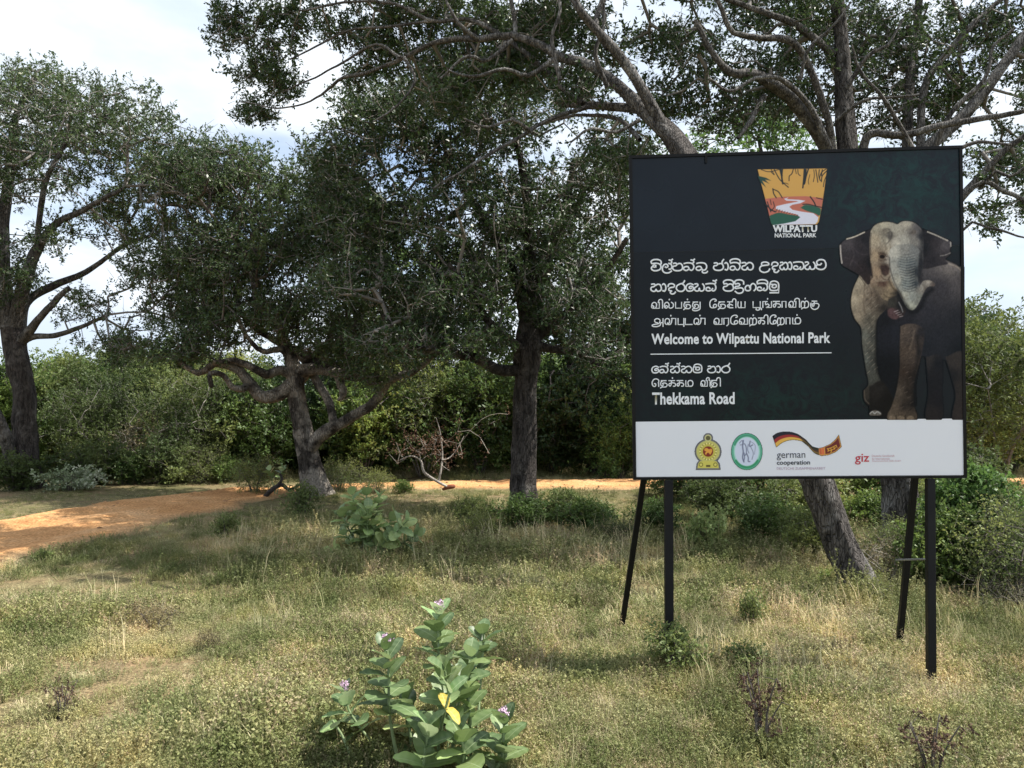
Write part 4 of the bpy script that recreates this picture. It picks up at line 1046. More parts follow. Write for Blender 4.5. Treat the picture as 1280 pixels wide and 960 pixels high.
(lv, lq), tw = sprays(nd[tip], 5, 3, 0.16, 0.05, 0.025)
obj("withered_leaves", make_mesh("withered_leaves", lv, quads=lq, mats=[M['leaf_rust']]), ds, kind='stuff')

dl = thing("fallen_log", tuple(P(345, 622, 15.5)), "dark crooked fallen branch lying left of the patchy trunk", "log")
limb_obj("limb", [(330, 622, 15.6, 3.2), (340, 612, 15.5, 3), (352, 606, 15.5, 2.6), (362, 612, 15.4, 2.2), (375, 606, 15.4, 1.8)], M['bark_dark'], dl)
limb_obj("limb", [(344, 610, 15.5, 2.2), (352, 600, 15.5, 1.8), (350, 592, 15.5, 1.2)], M['bark_dark'], dl)


# ------------------------------------------------------------------ milkweed plants with big leaves
def big_leaf_mat(name, green, vein, back=None, rough=0.42):
    m, t, Nn, Lk = new_mat(name)
    o = Nn("ShaderNodeOutputMaterial")
    at = Nn("ShaderNodeAttribute"); at.attribute_name = "vein"
    oi = Nn("ShaderNodeObjectInfo")
    geo = Nn("ShaderNodeNewGeometry")
    nz = Nn("ShaderNodeTexNoise"); nz.inputs['Scale'].default_value = 14; nz.inputs['Detail'].default_value = 4
    Lk(geo.outputs['Position'], nz.inputs[0])
    av = Nn("ShaderNodeMix"); av.data_type = 'FLOAT'; av.inputs[0].default_value = 0.45
    Lk(oi.outputs['Random'], av.inputs[2]); Lk(nz.outputs[0], av.inputs[3])
    r = ramp(Nn, [(0.15, tuple(c * 0.5 for c in green)), (0.45, green), (0.85, tuple(c * k for c, k in zip(green, (1.9, 1.55, 1.3))))]); Lk(av.outputs[0], r.inputs[0])
    mv = Nn("ShaderNodeMix"); mv.data_type = 'RGBA'; mv.inputs['B'].default_value = (*vein, 1)
    Lk(at.outputs['Fac'], mv.inputs['Factor']); Lk(r.outputs[0], mv.inputs['A'])
    mb = Nn("ShaderNodeMix"); mb.data_type = 'RGBA'; mb.inputs['B'].default_value = (*(back or vein), 1)
    bf = Nn("ShaderNodeMath"); bf.operation = 'MULTIPLY'; bf.inputs[1].default_value = 0.6
    Lk(geo.outputs['Backfacing'], bf.inputs[0]); Lk(bf.outputs[0], mb.inputs['Factor']); Lk(mv.outputs['Result'], mb.inputs['A'])
    b = Nn("ShaderNodeBsdfPrincipled"); b.inputs['Roughness'].default_value = rough; b.inputs['Specular IOR Level'].default_value = 0.45
    Lk(mb.outputs['Result'], b.inputs['Base Color'])
    tr = Nn("ShaderNodeBsdfTranslucent"); Lk(mb.outputs['Result'], tr.inputs[0])
    ms = Nn("ShaderNodeMixShader"); ms.inputs[0].default_value = 0.25
    Lk(b.outputs[0], ms.inputs[1]); Lk(tr.outputs[0], ms.inputs[2]); Lk(ms.outputs[0], o.inputs[0])
    return m


def big_leaf(mat, curl=0.25, cup=0.22, wid=0.78):
    """unit-length obovate leaf along +X, upper side +Z, with pale midrib and side veins"""
    us = np.array([0, 0.07, 0.17, 0.28, 0.40, 0.52, 0.64, 0.76, 0.87, 0.95, 1.0])
    wv = wid * 0.5 * np.array([0.10, 0.42, 0.66, 0.82, 0.93, 1.0, 0.99, 0.90, 0.70, 0.42, 0.06])
    vs = np.array([-1, -0.66, -0.33, -0.05, 0, 0.05, 0.33, 0.66, 1])
    Vv, vein = [], []
    for i, (u, w_) in enumerate(zip(us, wv)):
        for v_ in vs:
            z = cup * abs(v_) ** 1.6 * w_ - curl * u ** 2 + 0.018 * math.sin(u * 16 + abs(v_) * 3) * abs(v_)
            Vv.append((u - 0.06 * abs(v_) * (u < 0.9), v_ * w_, z))
            vein.append(0.85 if abs(v_) < 0.01 else (0.16 if i % 2 == 0 and abs(v_) < 0.9 else 0.0))
    n = len(vs)
    F = [(i * n + j, (i + 1) * n + j, (i + 1) * n + j + 1, i * n + j + 1) for i in range(len(us) - 1) for j in range(n - 1)]
    me = make_mesh("leaf", Vv, faces=F, mats=[mat], smoothed=True)
    me.attributes.new("vein", 'FLOAT', 'POINT').data.foreach_set("value", np.array(vein, np.float32))
    return me


ML_green = big_leaf_mat("milkweed_leaf", (0.105, 0.170, 0.070), (0.38, 0.46, 0.26), (0.24, 0.33, 0.12))
ML_pale = big_leaf_mat("pale_milkweed_leaf", (0.24, 0.38, 0.15), (0.6, 0.68, 0.42))
ML_yel = big_leaf_mat("yellowed_milkweed_leaf", (0.62, 0.48, 0.09), (0.75, 0.7, 0.4))
ML_sunlit = big_leaf_mat("sunlit_pale_milkweed_leaf", (0.24, 0.34, 0.15), (0.52, 0.60, 0.32), (0.38, 0.48, 0.22))  # lighter copy of the milkweed green, with sunlight put into the leaf colour
LEAFS = [big_leaf(ML_green, 0.22), big_leaf(ML_green, 0.08, 0.3), big_leaf(ML_green, 0.4, 0.15, 0.68), big_leaf(ML_pale, 0.2), big_leaf(ML_yel, 0.35, 0.4, 0.45), big_leaf(ML_sunlit, 0.15, 0.25), big_leaf(ML_sunlit, 0.35, 0.15, 0.7)]
M['milk_stem'] = plain_mat("milkweed_stem", (0.20, 0.26, 0.13), 0.6, 0.3, nz=0.3)
M['petal'] = plain_mat("lilac_petals", (0.62, 0.45, 0.58), 0.6, 0.3, nz=0.2, nzs=40)


def aim(A, up):
    A = Vector(A).normalized(); B = Vector(up).cross(A).normalized(); C_ = A.cross(B)
    return Matrix((A, B, C_)).transposed()


def milkweed(label, base, stems, leaf_len, group=None, seed=1, pairs=5):
    """stems: list of world points path; leaves in opposite crossed pairs up each stem, larger in the middle"""
    rs = random.Random(seed)
    root = thing("milkweed_plant", tuple(base), label, "plant", group)
    for si, (path, n, flower, kinds) in enumerate(stems):
        w = catmull(np.array(path), 0.03)
        v, q = tube(w, np.linspace(0.009, 0.005, len(w)) * leaf_len / 0.13, 7)
        obj("stem", make_mesh("stem", v, quads=q, mats=[M['milk_stem']], smoothed=True), root)
        seglen = np.concatenate([[0], np.cumsum(np.linalg.norm(np.diff(w, axis=0), axis=1))])
        start = max(0.0, seglen[-1] - n * leaf_len * 0.26)
        az = rs.uniform(0, 3)
        for k in range(n):
            f = k / max(1, n - 1)
            s = start + (seglen[-1] - start) * f
            p = np.array([np.interp(s, seglen, w[:, c]) for c in range(3)])
            tdir = Vector(w[-1] - w[max(0, len(w) - 6)]).normalized()
            az += math.pi / 2 + rs.uniform(-0.25, 0.25)
            for sgn in (0, math.pi):
                a = az + sgn + rs.uniform(-0.2, 0.2)
                lift = 0.30 + 0.75 * f ** 1.5 + rs.uniform(-0.2, 0.2)
                side = tdir.orthogonal().normalized()
                side.rotate(Matrix.Rotation(a, 3, tdir))
                A = side * math.cos(lift) + tdir * math.sin(lift)
                upv = tdir * math.cos(lift) - side * math.sin(lift)
                L = leaf_len * (1.08 - 0.40 * f ** 2.5) * rs.uniform(0.85, 1.12) * (0.8 if k == 0 else 1)
                me = LEAFS[rs.choice(kinds)]
                o = bpy.data.objects.new("leaf", me)
                COL.objects.link(o); o.parent = root
                R3 = aim(A, upv) @ Matrix.Rotation(rs.uniform(-0.3, 0.3), 3, 'X')
                o.matrix_local = Matrix.Translation(Vector(p - base)) @ (R3.to_4x4()) @ Matrix.Diagonal((L, L * rs.uniform(0.9, 1.1), L, 1))
        if flower:
            fc = np.array(w[-1]) + np.array([0.0, -0.02, 0.045 * leaf_len / 0.13])
            m = 26
            d = rdir(m, 0.8)
            c = fc + d * 0.022 * leaf_len / 0.13 * rng.uniform(0.6, 1.2, (m, 1))
            lv = leaves(np.repeat(c, 4, 0), rdir(m * 4, 0.3), np.repeat(d, 4, 0), np.full(m * 4, 0.011 * leaf_len / 0.13), np.full(m * 4, 0.006 * leaf_len / 0.13))
            sk = sticks(np.repeat(fc[None] - [0, 0, 0.01], m, 0), c, np.full(m, 0.0012), np.full(m, 0.001), 3)
            v, q = join([lv, sk])
            obj("flower_cluster", make_mesh("flower_cluster", v, quads=q, mats=[M['petal']]), root)
    return root


G3 = [0, 0, 1, 2, 5]
pb = P(552, 1010, 4.35); pb[2] = float(tz(pb[0], pb[1]))
milkweed("large milkweed plant with broad leaves and lilac flowers in the near foreground", pb, [
    ([pb, P(505, 960, 4.3), P(488, 900, 4.25), P(486, 845, 4.25), P(484, 812, 4.25)], 8, True, G3),
    ([pb, P(556, 960, 4.5), P(550, 880, 4.55), P(548, 800, 4.6), P(549, 768, 4.6)], 7, True, [0, 1, 0, 3]),
    ([pb, P(566, 950, 4.35), P(562, 880, 4.35), P(556, 838, 4.3)], 8, False, G3),
    ([pb, P(585, 960, 4.3), P(588, 900, 4.35), P(582, 850, 4.4)], 8, False, G3),
    ([pb, P(530, 975, 4.1), P(532, 935, 4.05), P(536, 908, 4.05)], 7, False, [0, 1, 3]),
    ([pb, P(600, 975, 4.25), P(626, 950, 4.2), P(630, 905, 4.2)], 7, True, G3),
    ([pb, P(590, 960, 4.6), P(600, 860, 4.8), P(604, 806, 4.85), P(604, 792, 4.85)], 5, False, [0, 1]),
    ([pb, P(480, 940, 4.45), P(440, 895, 4.5), P(432, 870, 4.5)], 5, True, [0, 3]),
    ([pb, P(548, 930, 4.2), P(556, 890, 4.12), P(562, 866, 4.1)], 2, False, [4, 4, 3]),
    ([pb, P(460, 965, 4.3), P(425, 915, 4.35), P(415, 900, 4.35)], 1, False, [3]),
    ([pb, P(520, 960, 4.45), P(512, 910, 4.5), P(508, 875, 4.5)], 6, False, G3),
    ([pb, P(570, 970, 4.15), P(580, 945, 4.1), P(575, 915, 4.1)], 5, False, [0, 1, 3, 0]),
    ([pb, P(555, 950, 4.5), P(578, 860, 4.6), P(586, 820, 4.6)], 5, False, G3),
], 0.160, seed=5)

pb = P(458, 700, 10.4); pb[2] = float(tz(pb[0], pb[1]))
st = []
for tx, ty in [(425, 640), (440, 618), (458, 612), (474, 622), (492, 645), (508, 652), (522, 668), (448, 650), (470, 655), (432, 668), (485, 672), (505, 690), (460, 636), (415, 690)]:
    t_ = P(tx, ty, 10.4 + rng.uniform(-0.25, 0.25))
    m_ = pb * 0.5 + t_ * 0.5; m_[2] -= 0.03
    st.append(([pb, m_, t_], 5, False, [5, 6, 5, 3]))  # mostly sunlit-coloured leaves, since the clump itself stands in tree shade
milkweed("bushy milkweed clump with leaves coloured pale as if sunlit in the middle of the meadow", pb, st, 0.215, seed=9)

pb = P(345, 622, 15.8)
milkweed("small milkweed plant growing over the crooked fallen branch", pb,
         [([pb, P(340, 600, 15.8), P(337, 588, 15.8)], 4, False, [0, 3]), ([pb, P(350, 600, 15.8), P(353, 585, 15.8)], 4, False, [3, 0])], 0.17, seed=12)


# ------------------------------------------------------------------ sign
BC = np.array([2.12052375, 5.94432767, 2.66351585])
BW, BH = 2.44, 2.45375
yaw, lean, roll = -0.06275221, -0.05666843, 0.00927099
X0 = np.array([math.cos(yaw), math.sin(yaw), 0]); N0 = np.array([-math.sin(yaw), math.cos(yaw), 0]); Z0 = np.array([0, 0, 1.0])
Z2 = math.cos(lean) * Z0 + math.sin(lean) * N0
BX = math.cos(roll) * X0 + math.sin(roll) * Z2
BZ = -math.sin(roll) * X0 + math.cos(roll) * Z2
BN = np.cross(BX, BZ)          # points at the viewer's side
if BN[1] > 0: BN = -BN

LP, RP = P(835.5, 770, 5.98), P(1162.5, 845, 5.82)
postL = np.array([LP[0], LP[1], 0.0]); postR = np.array([RP[0], RP[1], 0.0])
sb = np.array([BC[0], BC[1], 0.0])
sign = thing("welcome_sign", tuple(sb), "large black park welcome sign with an elephant picture standing on four black legs", "sign")


def W3(u, v, n=0.0):
    """board coordinates (metres right, up, towards the viewer) -> world"""
    u = np.asarray(u, float)[..., None]; v = np.asarray(v, float)[..., None]; n = np.asarray(n, float)[..., None]
    return BC + u * BX + v * BZ + n * BN


def B(px, py):
    """where a spot of the print lies on the board, in board metres"""
    px = np.asarray(px, float); py = np.asarray(py, float)
    x, u_ = (px - 640) / FPX, (480 - py) / FPX
    D = np.stack([x, CP - u_ * SP, SP + u_ * CP], -1)
    O = np.array([0, 0, CAMH])
    t = ((BC - O) @ BN) / (D @ BN)
    q = O + D * t[..., None] - BC
    return q @ BX, q @ BZ


def bbox_mesh(name, u0, u1, v0, v1, n0, n1, mat, parent, bevel=0.0):
    c = [(u, v, n) for u in (u0, u1) for v in (v0, v1) for n in (n0, n1)]
    V_ = [W3(*p) for p in c]
    F = [(0, 1, 3, 2), (4, 6, 7, 5), (0, 4, 5, 1), (2, 3, 7, 6), (0, 2, 6, 4), (1, 5, 7, 3)]
    me = make_mesh(name, V_, faces=F, mats=[mat])
    o = obj(name, me, parent)
    if bevel > 0:
        b = o.modifiers.new("bevel", 'BEVEL'); b.width = bevel; b.segments = 2
    return o


M['black'] = plain_mat("black_paint", (0.006, 0.006, 0.007), 0.5, 0.22, nz=0.25, nzs=6)
M['galv'] = plain_mat("sheet_backing", (0.22, 0.23, 0.24), 0.5, 0.5, 0.6, nz=0.2)


def vinyl_mat(name, base, leafc, amt, rough, scale=9.0, spec=0.42):
    """dark printed sheet with a faint teal leaf pattern and smudges"""
    m, t, Nn, Lk = new_mat(name)
    o = Nn("ShaderNodeOutputMaterial")
    at = Nn("ShaderNodeAttribute"); at.attribute_name = "leafy"
    geo = Nn("ShaderNodeNewGeometry")
    vo = Nn("ShaderNodeTexNoise"); vo.inputs['Scale'].default_value = scale; vo.inputs['Detail'].default_value = 9; vo.inputs['Roughness'].default_value = 0.75; vo.inputs['Distortion'].default_value = 1.5
    Lk(geo.outputs['Position'], vo.inputs[0])
    r = ramp(Nn, [(0.42, (0, 0, 0)), (0.62, (1, 1, 1))]); Lk(vo.outputs[0], r.inputs[0])
    mm = Nn("ShaderNodeMath"); mm.operation = 'MULTIPLY'; Lk(r.outputs[0], mm.inputs[0]); Lk(at.outputs['Fac'], mm.inputs[1])
    mxc = Nn("ShaderNodeMix"); mxc.data_type = 'RGBA'; mxc.inputs['A'].default_value = (*base, 1); mxc.inputs['B'].default_value = (*leafc, 1)
    Lk(mm.outputs[0], mxc.inputs['Factor'])
    b = Nn("ShaderNodeBsdfPrincipled"); b.inputs['Roughness'].default_value = rough; b.inputs['Specular IOR Level'].default_value = spec
    sm = Nn("ShaderNodeTexNoise"); sm.inputs['Scale'].default_value = 2.2; sm.inputs['Detail'].default_value = 3
    Lk(geo.outputs['Position'], sm.inputs[0])
    mr = Nn("ShaderNodeMapRange"); mr.inputs[1].default_value = 0.3; mr.inputs[2].default_value = 0.7; mr.inputs[3].default_value = rough; mr.inputs[4].default_value = rough + 0.18
    Lk(sm.outputs[0], mr.inputs[0]); Lk(mr.outputs[0], b.inputs['Roughness'])
    bp = Nn("ShaderNodeBump"); bp.inputs['Strength'].default_value = 0.25; bp.inputs['Distance'].default_value = 0.004
    Lk(sm.outputs[0], bp.inputs['Height']); Lk(bp.outputs[0], b.inputs['Normal'])
    Lk(mxc.outputs['Result'], b.inputs['Base Color']); Lk(b.outputs[0], o.inputs[0])
    return m


M['vinyl'] = vinyl_mat("dark_print", (0.0035, 0.0085, 0.017), (0.005, 0.036, 0.038), 1, 0.20, 9.0, 0.26)
M['vinyl_low'] = vinyl_mat("dark_print_lower", (0.0025, 0.0065, 0.0125), (0.004, 0.030, 0.028), 1, 0.24, 9.0, 0.26)
M['white_vinyl'] = plain_mat("white_print", (0.84, 0.86, 0.95), 0.35, 0.5)

fw = 0.022
_, v_top = B(1000, 186); _, v_seam = B(1000, 311.5); _, v_white = B(1000, 525.0)
hw, hh = BW / 2, BH / 2


def sheet(name, v0, v1, n_, mat, leafy_fn, res=0.03, tilt=0.0):
    us = np.linspace(-hw + fw, hw - fw, int(BW / res)); vs = np.linspace(v0, v1, max(3, int((v1 - v0) / res)))
    U, Vv = np.meshgrid(us, vs)
    front = W3(U, Vv, n_ + tilt * (Vv - v0) / (v1 - v0)).reshape(-1, 3)
    n1, n2 = len(us), len(vs)
    i_ = (np.arange(n2 - 1)[:, None] * n1 + np.arange(n1 - 1)[None]).ravel()
    Qf = np.stack([i_, i_ + 1, i_ + 1 + n1, i_ + n1], -1)
    me = make_mesh(name, front, quads=Qf, mats=[mat], smoothed=True)
    me.attributes.new("leafy", 'FLOAT', 'POINT').data.foreach_set("value", leafy_fn(U, Vv).ravel().astype(np.float32))
    return obj(name, me, sign)


ue, ve = B(1120, 240)
ul, vl = B(960, 500)
up_leaf = lambda U, Vv: np.clip(np.exp(-(((U - ue) / 0.55) ** 2 + ((Vv - ve) / 0.33) ** 2)) * 1.3, 0, 1)
lo_leaf = lambda U, Vv: np.clip(np.exp(-(((U - ul) / 0.8) ** 2 + ((Vv - vl) / 0.28) ** 2)) * 0.9 + 0.5 * np.exp(-(((U - ue) / 0.5) ** 2 + ((Vv - v_seam) / 0.4) ** 2)), 0, 1)
bbox_mesh("backing_board", -hw + 0.004, hw - 0.004, -hh + 0.004, hh - 0.004, -0.030, 0.0, M['galv'], sign)
p_up = sheet("upper_panel", float(v_seam) + 0.001, hh - fw, 0.0045, M['vinyl'], up_leaf, tilt=-0.002)
p_lo = sheet("lower_panel", float(v_white) + 0.0, float(v_seam), 0.003, M['vinyl_low'], lo_leaf)
p_wh = bbox_mesh("white_panel", -hw + fw, hw - fw, -hh + fw, float(v_white) - 0.001, 0.0005, 0.006, M['white_vinyl'], sign)
fr = bbox_mesh("frame_bar", -hw, hw, hh - fw, hh, -0.04, 0.014, M['black'], sign)
bbox_mesh("frame_bar", -hw, hw, -hh, -hh + fw * 0.75, -0.04, 0.014, M['black'], sign)
bbox_mesh("frame_bar", -hw, -hw + fw, -hh + fw * 0.75 + 0.0005, hh - fw - 0.0005, -0.04, 0.013, M['black'], sign)
bbox_mesh("frame_bar", hw - fw, hw, -hh + fw * 0.75 + 0.0005, hh - fw - 0.0005, -0.04, 0.013, M['black'], sign)


def leg(name, p0, p1, hw_, mat=None):
    """square tube from p0 to p1"""
    p0 = np.array(p0, float); p1 = np.array(p1, float)
    T = (p1 - p0) / np.linalg.norm(p1 - p0)
    A = X0 - T * (X0 @ T); A /= np.linalg.norm(A); Bv = np.cross(T, A)
    V_ = [p + a * hw_ * A + b * hw_ * Bv for p in (p0, p1) for a, b in ((-1, -1), (1, -1), (1, 1), (-1, 1))]
    F = [(0, 1, 5, 4), (1, 2, 6, 5), (2, 3, 7, 6), (3, 0, 4, 7), (0, 3, 2, 1), (4, 5, 6, 7)]
    o = obj(name, make_mesh(name, V_, faces=F, mats=[mat or M['black']]), sign)
    b = o.modifiers.new("bevel", 'BEVEL'); b.width = 0.005; b.segments = 2
    return o


cu_, cv_ = B(882, 192)
bbox_mesh("clip", float(cu_) - 0.008, float(cu_) + 0.008, hh - 0.075, hh + 0.003, 0.0145, 0.017, M['black'], sign)


def behind(u, v, n):
    return W3(u, v, n)


uL = float(B(835.5, 599)[0]); uR = float(B(1162.5, 599)[0])
leg("post", (*postL[:2], -0.25), behind(uL, -hh - 0.005, -0.0), 0.0315)
leg("post", (*postR[:2], -0.25), behind(uR, -hh - 0.005, -0.0), 0.0285)
leg("post_top", behind(uL, -hh + 0.0, -0.09), behind(uL, hh - 0.1, -0.09), 0.038)
leg("post_top", behind(uR, -hh + 0.0, -0.09), behind(uR, hh - 0.1, -0.09), 0.038)
bL0 = P(776, 792, 7.0); bR0 = P(1121, 836, 6.6)
mL = P(804.5, 600, 6.55); mR = P(1143.5, 598, 6.32)
leg("brace", bL0 + (bL0 - mL) * 0.05, bL0 + (mL - bL0) * 1.75, 0.0225)
leg("brace", bR0 + (bR0 - mR) * 0.05, bR0 + (mR - bR0) * 1.75, 0.0225)
leg("cross_bar", P(1120, 700, 6.42), P(1160, 699, 5.90), 0.007, M['galv'])


# --- flat print painted point by point
class Paint:
    def __init__(s, x0, y0, x1, y1, step):
        s.xs = np.arange(x0, x1 + step / 2, step); s.ys = np.arange(y0, y1 + step / 2, step)
        s.X, s.Y = np.meshgrid(s.xs, s.ys)
        s.rgb = np.zeros(s.X.shape + (3,)); s.a = np.zeros(s.X.shape)

    def dist(s, pts, closed=True):
        d = np.full(s.X.shape, 1e9); ins = np.zeros(s.X.shape, bool)
        pts = [tuple(p) for p in pts]
        seg = list(zip(pts, pts[1:] + ([pts[0]] if closed else [])))
        if not closed: seg = seg[:len(pts) - 1]
        for (ax_, ay_), (bx_, by_) in seg:
            dx, dy = bx_ - ax_, by_ - ay_
            t = np.clip(((s.X - ax_) * dx + (s.Y - ay_) * dy) / (dx * dx + dy * dy + 1e-9), 0, 1)
            d = np.minimum(d, np.hypot(s.X - ax_ - t * dx, s.Y - ay_ - t * dy))
            if closed:
                c = ((ay_ > s.Y) != (by_ > s.Y)) & (s.X < (bx_ - ax_) * (s.Y - ay_) / (by_ - ay_ + 1e-12) + ax_)
                ins ^= c
        return np.where(ins, d, -d) if closed else d

    def over(s, al, col):
        al = al[..., None]
        s.rgb = s.rgb * (1 - al) + np.asarray(col) * al
        s.a = np.maximum(s.a, al[..., 0])

    def poly(s, pts, col, soft=0.8, amt=1.0, rnd=True):
        if rnd and len(pts) > 3: pts = catmull(np.array(list(pts) + [pts[0]], float), 1.5)[:-1]
        al = np.clip(0.5 + s.dist(pts) / soft, 0, 1) * amt
        s.over(al, col if np.ndim(col) > 1 else np.array(srgb(*col)))

    def shade(s, pts, samples, soft=0.9, power=2.2, amt=1.0):
        """polygon filled by blending colours sampled at points (x, y, r, g, b)"""
        S = np.array(samples, float)
        w_ = 1.0 / (((s.X[..., None] - S[:, 0]) ** 2 + (s.Y[..., None] - S[:, 1]) ** 2 + 2.0) ** (power / 2))
        c = S[:, 2:] / 255.0
        c = np.where(c <= 0.04045, c / 12.92, ((c + 0.055) / 1.055) ** 2.4)
        col = (w_ @ c) / w_.sum(-1, keepdims=True)
        s.poly(pts, col, soft, amt)

    def line(s, pts, wd, col, amt=1.0, soft=0.8, rnd=True):
        if rnd and len(pts) > 2: pts = catmull(np.array(pts, float), 1.0)
        d = s.dist(pts, False)
        s.over(np.clip(0.5 + (wd / 2 - d) / soft, 0, 1) * amt, np.array(srgb(*col)))

    def mesh(s, name, n_, mat, parent, gain=1.0, bgcol=None, thr=0.03):
        ny_, nx_ = s.X.shape
        U, Vv = B(s.X, s.Y)
        V_ = W3(U, Vv, n_).reshape(-1, 3)
        i_ = np.arange(ny_ - 1)[:, None] * nx_ + np.arange(nx_ - 1)[None]
        A = s.a
        keep = np.maximum.reduce([A[:-1, :-1], A[1:, :-1], A[:-1, 1:], A[1:, 1:]]) > thr
        i_ = i_[keep]
        Qd = np.stack([i_ + nx_, i_ + nx_ + 1, i_ + 1, i_], -1)
        used, inv = np.unique(Qd, return_inverse=True)
        rgb = np.clip(s.rgb * gain, 0, 1)
        me = make_mesh(name, V_[used], quads=inv.reshape(-1, 4), mats=[mat], smoothed=True)
        col = np.concatenate([rgb.reshape(-1, 3)[used], np.ones((len(used), 1))], 1).astype(np.float32)
        me.color_attributes.new("print", 'FLOAT_COLOR', 'POINT').data.foreach_set("color", col.ravel())
        return obj(name, me, parent)


M['print'] = print_mat("picture_print", 0.32, 0.15)
M['print_matt'] = print_mat("logo_print", 0.4, 0.4)
GAIN = 1.15

# elephant
e_ = Paint(1046, 272, 1205.0, 524.5, 0.8)
e_.rgb[:] = np.array(srgb(18, 27, 36)) 
# far body
e_.shade([(1150, 330), (1158, 318), (1189, 328.5), (1198, 334), (1204.6, 342), (1204.6, 440), (1190, 450), (1160, 446), (1135, 440), (1120, 410), (1120, 370)],
         [(1188, 334, 118, 112, 112), (1202, 350, 88, 84, 88), (1175, 360, 66, 64, 72), (1160, 390, 58, 58, 68), (1195, 400, 48, 50, 58), (1150, 430, 42, 46, 56), (1200, 440, 26, 34, 42), (1130, 400, 40, 42, 52), (1175, 420, 50, 52, 62)], 2.0)
e_.line([(1186, 330), (1196, 334), (1204, 342)], 2.0, (150, 140, 132), 0.7)
# rear legs
e_.shade([(1157, 446), (1176, 446), (1177, 490), (1177, 522), (1157, 522), (1160, 490)], [(1160, 450, 74, 68, 66), (1166, 480, 38, 36, 42), (1174, 500, 40, 36, 42), (1164, 518, 58, 50, 48), (1172, 455, 34, 36, 44)], 1.6, amt=0.85)
e_.shade([(1181, 446), (1204.6, 444), (1204.6, 522), (1190, 522), (1194, 495), (1190, 475)], [(1195, 452, 78, 70, 66), (1190, 470, 44, 42, 44), (1202, 480, 70, 62, 58), (1198, 515, 70, 60, 56)], 1.6, amt=0.9)
# chest shadow
e_.shade([(1094, 380), (1125, 372), (1140, 390), (1130, 420), (1122, 470), (1112, 500), (1098, 470)], [(1105, 400, 30, 33, 42), (1118, 415, 40, 44, 56), (1105, 460, 20, 27, 36), (1130, 395, 46, 46, 56)], 5.0)
# left shoulder and leg
e_.shade([(1074, 344), (1066, 362), (1063.5, 381), (1068, 398), (1076, 410), (1077.5, 431), (1082, 461), (1085, 480), (1079, 489), (1080.5, 501), (1089, 508), (1095, 500), (1104, 490), (1096, 461), (1094.5, 431), (1096, 400), (1108, 385), (1112, 365), (1100, 345), (1085, 350)],
         [(1075, 352, 160, 150, 134), (1068, 375, 168, 156, 138), (1072, 395, 146, 134, 118), (1077, 372, 150, 138, 122), (1084, 375, 112, 100, 90), (1090, 368, 118, 104, 92), (1098, 375, 92, 82, 74), (1104, 385, 54, 50, 48), (1085, 400, 96, 92, 84), (1080, 420, 104, 106, 100), (1092, 420, 74, 76, 74), (1082, 450, 96, 100, 96), (1092, 450, 66, 68, 66),
          (1088, 472, 80, 82, 78), (1085, 492, 62, 58, 54), (1100, 490, 34, 32, 34), (1090, 505, 28, 28, 30)], 1.2)
e_.line([(1080, 488), (1081, 499), (1086, 505)], 1.2, (110, 100, 92), 0.6)
# raised foot
e_.shade([(1086, 484), (1100, 476), (1110, 486), (1118, 505), (1112, 520), (1095, 520), (1087, 512)], [(1095, 490, 44, 42, 42), (1108, 500, 26, 26, 28), (1092, 515, 30, 30, 32)], 2.0)
e_.poly([(1086.5, 516), (1090, 513.5), (1095, 513), (1100, 515), (1101, 518.5), (1094, 519.5), (1087, 519)], (104, 100, 96), 1.0)
e_.line([(1087, 517), (1090, 514.5), (1093, 517), (1096, 514.5), (1100, 517)], 1.0, (170, 170, 170), 0.8)
# right front leg
e_.shade([(1125, 408), (1133, 405), (1146, 406), (1155, 415), (1152, 440), (1147, 460), (1142, 480), (1142, 505), (1146, 521), (1140, 525), (1112, 525), (1109, 518), (1114, 508), (1120, 488), (1124, 461), (1124, 431)],
         [(1130, 412, 100, 88, 80), (1140, 412, 88, 78, 74), (1150, 415, 46, 46, 54), (1130, 440, 84, 72, 64), (1142, 440, 90, 78, 70), (1148, 440, 54, 50, 54), (1128, 465, 66, 54, 48), (1138, 470, 50, 42, 40), (1124, 490, 92, 82, 74), (1134, 490, 46, 40, 38),
          (1117, 508, 96, 84, 74), (1130, 508, 54, 48, 46), (1140, 505, 34, 32, 34), (1114, 520, 100, 88, 76), (1128, 520, 90, 78, 68), (1140, 520, 80, 70, 62)], 1.3)
e_.line([(1142.5, 412), (1140, 425), (1137, 436)], 1.8, (126, 112, 100), 0.45, 2.0)
for xx in (1114.5, 1125, 1137):
    e_.poly([(xx - 4, 524.5), (xx - 3.5, 521), (xx, 519.5), (xx + 4, 521), (xx + 4.5, 524.5)], (116, 102, 88), 1.0)
e_.line([(1119.5, 525), (1119.5, 519)], 1.0, (40, 34, 32), 0.8); e_.line([(1131, 525), (1131, 519)], 1.0, (40, 34, 32), 0.8)
